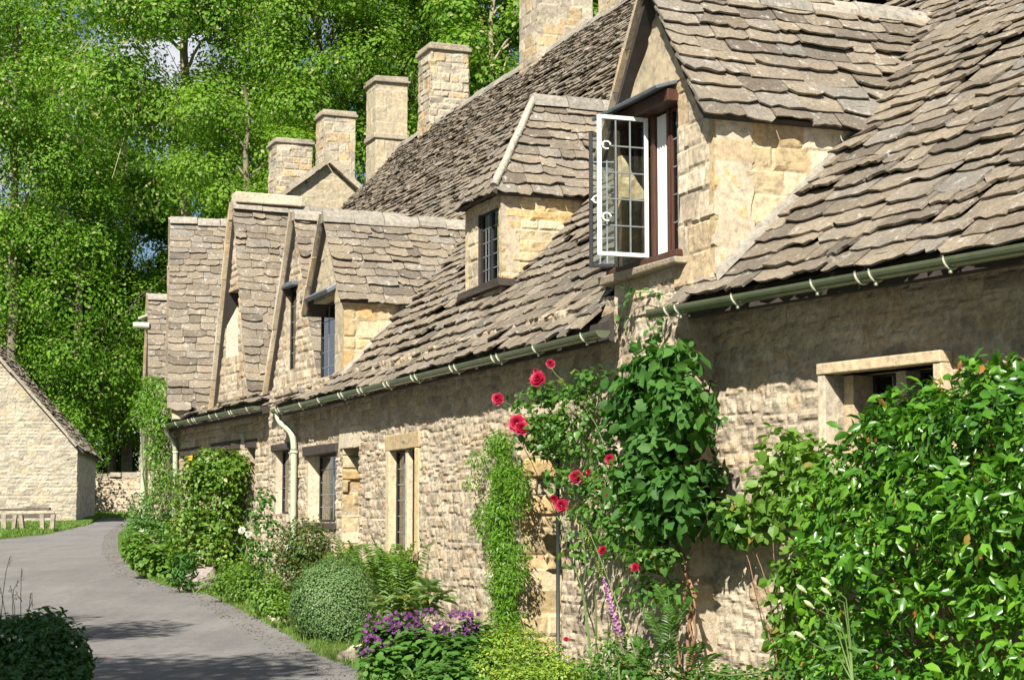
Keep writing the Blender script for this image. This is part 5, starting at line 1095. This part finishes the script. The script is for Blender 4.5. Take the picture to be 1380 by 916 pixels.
sh2 = [o for o in C.objects if o.get('category') == 'shrub'][-1]
for (u, v) in ((257, 617),): n = 10; c = atD(u, v, b[1] + .1); P = np.repeat(c[None], n, 0); leaves(m, P, rng.normal(0, 1, (n, 3)) - np.array([0, 1, 0]), rng.normal(0, 1, (n, 3)), .05, .045, 'round', A=np.tile([.5, 0, 0, 1.], (n, 1)))
mk('yellow_flower', m, M['pet_yellow'], sh2)
b = base_at(195, 782)
plant('lady_mantle', 'low broad-leaved clump spilling onto the far lane edge below the ferns', 'plant', b + np.array([.1, .4, 0]), 'lf_fern', [sblob(200, 752, b[1] + .3, 26, 20, 500), sblob(222, 760, b[1] + .3, 22, 18, 420), sblob(188, 735, b[1] + .5, 20, 20, 300), sblob(240, 755, b[1] + .4, 20, 22, 350)], .10, .085, kind='round', stems=3, stemmat='stem', nup=.8, shell=.5)
b = base_at(262, 800)
plant('spiky_clump', 'dark strap-leaved clump at the verge beside the pale rock', 'plant', b, 'lf_honey', [sblob(247, 772, b[1] + .1, 16, 22, 260), sblob(335, 765, b[1], 20, 30, 10)], .16, .03, kind='full', stems=2, stemmat='stem', droop=-.2, nup=.1)
# climber on the end cottage
plant('wall_climber', 'airy light green climber hanging from the eaves of the end cottage', 'climbing plant', FC.P(7.6, .9, .12), 'lf_jasmine', [fblob(FC, u, v, .35, ru * .8, rv, n, .3) for u, v, ru, rv, n in [(202, 540, 26, 26, 1300), (215, 565, 20, 26, 900), (192, 560, 20, 22, 600), (214, 605, 11, 34, 800), (219, 645, 9, 30, 600), (226, 530, 12, 20, 300), (207, 515, 18, 12, 300)]], .075, .035, kind='quad', stems=5, stem_r=.015, stemmat='stem', shell=.2, lump=.4, droop=.9)
b = base_at(215, 775)
plant('dense_shrub', 'round-topped shrub under the climber of the end cottage', 'shrub', b + np.array([.3, .9, 0]), 'lf_geran', [sblob(205, 690, b[1] + 2., 34, 30, 1600), sblob(190, 720, b[1] + 1.8, 22, 30, 800), sblob(225, 715, b[1] + 1.6, 20, 30, 700)], .06, .04, kind='quad', stems=5, shell=.6)
# tall spindly rose stalk
r = thing('spindly_rose', 'tall thin rose stalk with a few pale blooms against the wall beside the downpipe', 'rose', tuple(base_at(345, 820) + np.array([.1, .5, 0]))); m = MB(); bb = base_at(345, 820) + np.array([.1, .5, 0]); tps = [atD(u, v, bb[1]) for u, v in [(355, 668), (340, 700), (368, 705), (330, 740), (362, 740), (352, 725)]]
branchy(m, bb, tps, .010, 6, bend=.05); mk('stems', m, M['stem'], r, smooth=True); m = MB(); grow(m, [sblob(u, v, bb[1], 15, 20, 60) for u, v in [(355, 672), (345, 700), (366, 705), (340, 735), (360, 745), (350, 770), (345, 800)]], .07, .055, 'full', shell=.1); mk('leaves', m, M['lf_rose'], r)
for u, v in ((326, 714), (335, 560 + 160)): bloom(u, v, 5, fr=Fr((bb[0], bb[1]), tB, nB), d=.1, mat='pet_white', parent=r)
rk = MB(); c = base_at(270, 795) + np.array([0, .1, .0]); n = 900; d = nrm(rng.normal(0, 1, (n, 3)))
def lump(name, c, rad, seed, mat, parent=None, loc=None):
    m = MB(); nu, nv = 28, 18; uu = np.linspace(0, 2 * math.pi, nu, endpoint=False); vv = np.linspace(0, math.pi, nv); U_, V_ = np.meshgrid(uu, vv); d = np.stack([np.cos(U_) * np.sin(V_), np.sin(U_) * np.sin(V_), np.cos(V_)], -1); s = 1 + .5 * fbm(d[..., 0] * 2.2 + seed, d[..., 1] * 2.2 + d[..., 2] * 2, seed, 4)
    P = c + d * s[..., None] * np.array(rad); i = np.arange(nv - 1)[:, None] * nu; j = np.arange(nu)[None]; k = (j + 1) % nu; m.add(P.reshape(-1, 3), np.stack([i + j, i + nu + j, i + nu + k, i + k], -1).reshape(-1, 4), [rng.random(), 0, .2, 1]); return mk(name, m, M[mat], parent, loc=loc)
tag(lump('rock', c + Z * .10, (.24, .2, .20), 3, 'rock', loc=c), 'pale pinkish rock set at the verge beside the tall yellow-green shrub', 'rock')
for i, (u, v, s, lab) in enumerate([(378, 838, .10, 'small mossy kerb stone at the verge below the dark rounded shrub'), (486, 890, .13, 'mossy edging stone left of the purple geraniums'), (250, 796, .07, 'small flat stone at the verge nearest the lane bend')]):
    c = base_at(u, v); tag(lump('edging_stone', c + Z * .03, (s * 1.3, s, s * .8), 9 + i, 'coping', loc=c), lab, 'stone', 'verge stones')
# verge weeds
for (u, v, ru, rv, n, mat, lab) in [(300, 792, 26, 20, 900, 'lf_fern', 'mixed weeds under the tall yellow-green shrub'), (330, 795, 26, 30, 1000, 'lf_shrub', 'tall nettles between the two shrubs at the verge'), (360, 815, 24, 30, 900, 'lf_fern', 'nettle patch left of the dark rounded shrub'), (375, 828, 18, 12, 500, 'lf_shrub', 'low weeds at the foot of the dark rounded shrub')]:
    b = base_at(u, v + 22); plant('verge_weeds', lab, 'weeds', b, mat, [sblob(u, v - 6, b[1] + .2, ru, rv, n), sblob(u + 10, v - 18, b[1] + .4, ru * .7, rv, n // 2)], .05, .028, kind='full', stems=5, stemmat='stem', stem_r=.004, shell=.2, group='weeds on the verge')
# grey-green rosette + geraniums + lime mound
b = base_at(560, 880); r = thing('strap_leaf_plant', 'grey-green rosette of long broad leaves behind the purple geraniums', 'plant', tuple(b)); m = MB()
for (u, v) in ((545, 800), (575, 785), (522, 808), (560, 812), (588, 800), (535, 822), (570, 815)):
    n = 22; c = atD(u, v + 8, b[1] + .5); a = rng.uniform(0, 6.28, n); el = rng.uniform(.1, 1., n); Ax = np.stack([np.cos(a) * np.cos(el), np.sin(a) * np.cos(el), np.sin(el)], 1); leaves(m, np.repeat(c[None], n, 0) + rng.normal(0, .02, (n, 3)), Z + rng.normal(0, .3, (n, 3)), Ax, rng.uniform(.14, .26, n), rng.uniform(.045, .07, n), 'full', young=.12)
mk('leaves', m, M['lf_grey'], r, smooth=True)
b = base_at(560, 925)
ger = plant('purple_geranium', 'purple cranesbill geraniums spilling over the verge near the camera', 'flowers', b, 'lf_geran', [sblob(u, v, D, ru, rv, n) for u, v, D, ru, rv, n in [(530, 862, 14.8, 46, 30, 700), (575, 880, 14.4, 50, 34, 900), (620, 890, 14.2, 44, 34, 800), (520, 900, 14.3, 36, 30, 500), (600, 915, 13.8, 50, 24, 600), (640, 860, 14.8, 30, 22, 400)]], .075, .07, kind='round', stems=6, stemmat='stem', nup=1., shell=.5, droop=.7)
m = MB()
for (u, v, ru, rv, n) in [(515, 852, 34, 30, 110), (545, 844, 28, 22, 70), (575, 838, 24, 18, 45), (500, 872, 18, 18, 40), (625, 828, 24, 8, 40), (600, 850, 26, 10, 40), (520, 880, 20, 16, 50), (632, 846, 12, 8, 26), (560, 856, 24, 8, 36)]:
    c, rad, _, _ = sblob(u, v, 14.5, ru, rv, n); P, d = blob_points(c, rad, n, .5, lump=.1)
    for p in P:
        k = 5; a = np.arange(k) * 1.257 + rng.uniform(0, 6); F_ = nrm(np.array([-.3, -.7, .6]) + rng.normal(0, .4, 3)); X = nrm(np.cross(F_, Z)); Y = np.cross(X, F_); dr = np.cos(a)[:, None] * X + np.sin(a)[:, None] * Y; leaves(m, np.repeat(p[None], k, 0), np.repeat(F_[None], k, 0), dr, .019, .017, 'quad', A=np.tile([rng.random(), 0, 0, 1.], (k, 1)))
tag(mk('blossoms', m, M['pet_purple'], ger), kind='stuff')
b = base_at(700, 930)
plant('lime_mound', 'frothy lime-green mound at the foot of the doorway', 'plant', b + np.array([0, .4, 0]), 'lf_euph', [sblob(u, v, D, ru, rv, n) for u, v, D, ru, rv, n in [(690, 865, 14.6, 40, 26, 1300), (725, 885, 14.2, 40, 26, 1300), (670, 895, 14., 44, 26, 1300), (650, 870, 14.6, 24, 22, 500), (760, 905, 13.8, 36, 22, 900), (710, 915, 13.6, 50, 20, 1100)]], .032, .022, kind='full', stems=5, stemmat='stem', nup=.8, shell=.4, lump=.3, young=.2)
b = base_at(840, 960)
plant('low_border_plant', 'low mixed green leaves along the bottom edge beneath the foxglove', 'plant', b, 'lf_rose', [fblob(FB, u, v, .45, ru, rv, n, .25) for u, v, ru, rv, n in [(800, 905, 34, 24, 300), (850, 900, 34, 28, 350), (880, 915, 40, 20, 300), (830, 870, 20, 20, 120)]] + [fblob(FA, u, v, .4, ru, rv, n, .25) for u, v, ru, rv, n in [(950, 910, 34, 18, 220), (1010, 915, 40, 16, 260), (1060, 905, 30, 16, 160)]], .055, .035, kind='full', stems=5, stemmat='stem', nup=.6, shell=.2, young=.1)

# ================================================================ FOREGROUND HEDGE (left)
fbase = np.array([-4.2, 12.2, gz(0, 12.2)])
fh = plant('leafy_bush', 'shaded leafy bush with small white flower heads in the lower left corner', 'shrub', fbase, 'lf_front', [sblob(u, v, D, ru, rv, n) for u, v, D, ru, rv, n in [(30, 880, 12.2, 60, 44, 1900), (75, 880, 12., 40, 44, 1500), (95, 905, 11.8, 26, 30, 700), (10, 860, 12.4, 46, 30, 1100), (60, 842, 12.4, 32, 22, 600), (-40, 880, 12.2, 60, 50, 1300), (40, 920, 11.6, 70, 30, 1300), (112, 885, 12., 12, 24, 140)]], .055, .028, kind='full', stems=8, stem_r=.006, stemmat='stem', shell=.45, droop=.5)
for u, v in [(3, 857), (12, 862), (20, 858), (28, 862), (97, 866)]:
    m = MB(); c = atD(u, v, 11.75); n = 14; d = nrm(rng.normal(0, 1, (n, 3)) + np.array([0, -.3, .6])); leaves(m, c + d * .010, d, rng.normal(0, 1, (n, 3)), .010, .009, 'quad', A=np.tile([rng.random(), 0, 0, 1.], (n, 1))); mk('flower_head', m, M['pet_white'], fh)
dg = thing('dry_grass', 'thin dry seed stalks standing above the shaded corner bush', 'grass stalks', tuple(fbase + np.array([0, .2, 0])))
for pts in ([(0, 850), (4, 800), (8, 770), (14, 748)], [(2, 850), (-2, 800), (-6, 780)], [(28, 850), (28, 800), (29, 765)], [(18, 850), (17, 815), (18, 795), (24, 783)], [(18, 850), (20, 820), (14, 788)], [(34, 850), (38, 825), (42, 798)], [(36, 830), (44, 806)], [(12, 850), (6, 820), (0, 790)], [(30, 810), (22, 800)]):
    m = MB(); m.tube([atD(u, v, 12.4) for u, v in pts], .0035, .0018, 5); a = atD(*pts[-1], 12.4); n = 9; P = a - Z * rng.uniform(0, .09, n)[:, None] + rng.normal(0, .004, (n, 3)); leaves(m, P, rng.normal(0, 1, (n, 3)), Z + rng.normal(0, .5, (n, 3)), .022, .005, 'quad'); mk('stalk', m, M['dry'], dg)

# ================================================================ GRASS
def blades(name, pts, h, mat='grass', w=.008):
    P = np.array(pts); n = len(P); a = rng.uniform(0, 6.28, n); N = np.stack([np.cos(a), np.sin(a), np.full(n, .15)], 1); Ax = np.stack([rng.normal(0, .35, n), rng.normal(0, .35, n), np.ones(n)], 1)
    m = MB(); leaves(m, P, N, Ax, h * rng.uniform(.5, 1.3, n), w, 'blade'); return tag(mk(name, m, M[mat]), kind='stuff')
def scatter(pairs, n, jit):
    q = []; segs = [(np.array(a[:2]), np.array(b[:2])) for a, b in pairs]; Ls = np.array([np.linalg.norm(b - a) for a, b in segs]); pr = Ls / Ls.sum()
    for k, c in zip(range(len(segs)), rng.multinomial(n, pr)):
        a, b = segs[k]; t = rng.random(c)[:, None]; p = a + (b - a) * t; nn = np.array([(b - a)[1], -(b - a)[0]]); nn = nn / np.linalg.norm(nn); nn = nn if nn[0] > 0 else -nn; p = p + nn * (np.abs(rng.normal(0, jit, c)) - .08)[:, None]; q.append(p)
    p = np.concatenate(q); return np.stack([p[:, 0], p[:, 1], gz(p[:, 0], p[:, 1])], 1)
ed = [near_r[0]] + redge[:10]
blades('verge_grass', scatter(list(zip(ed[:-1], ed[1:])), 30000, .45), .07)
lawn = []
a_ = [gpt(-40, 730)[:2], gpt(60, 719)[:2], gpt(118, 707)[:2], gpt(134, 699)[:2]]; c_ = [gpt(-40, 703)[:2], gpt(40, 703)[:2], gpt(98, 703)[:2], gpt(128, 699)[:2]]
for k in range(3):
    s = rng.random((9000, 1)); t = rng.random((9000, 1)); p = (a_[k] * (1 - s) + a_[k + 1] * s) * (1 - t) + (c_[k] * (1 - s) + c_[k + 1] * s) * t; lawn.append(p)
lawn = np.concatenate(lawn); blades('lawn_grass', np.stack([lawn[:, 0], lawn[:, 1], gz(lawn[:, 0], lawn[:, 1])], 1), .13, w=.03)
far = np.stack([rng.uniform(-20, -13, 5000), rng.uniform(72, 81, 5000)], 1); blades('far_grass', np.stack([far[:, 0], far[:, 1], gz(far[:, 0], far[:, 1])], 1), .14, w=.05)

k_ = scatter(list(zip(ed[:-1], ed[1:])), 5200, .5); k_[:, 0] -= .38; k_[:, 2] = gz(k_[:, 0], k_[:, 1]) + .017; n = len(k_)
m = MB(); leaves(m, k_, Z + rng.normal(0, .18, (n, 3)), rng.normal(0, 1, (n, 3)), rng.uniform(.012, .04, n), rng.uniform(.008, .022, n), 'quad'); tag(mk('leaf_litter', m, M['litter']), kind='stuff')
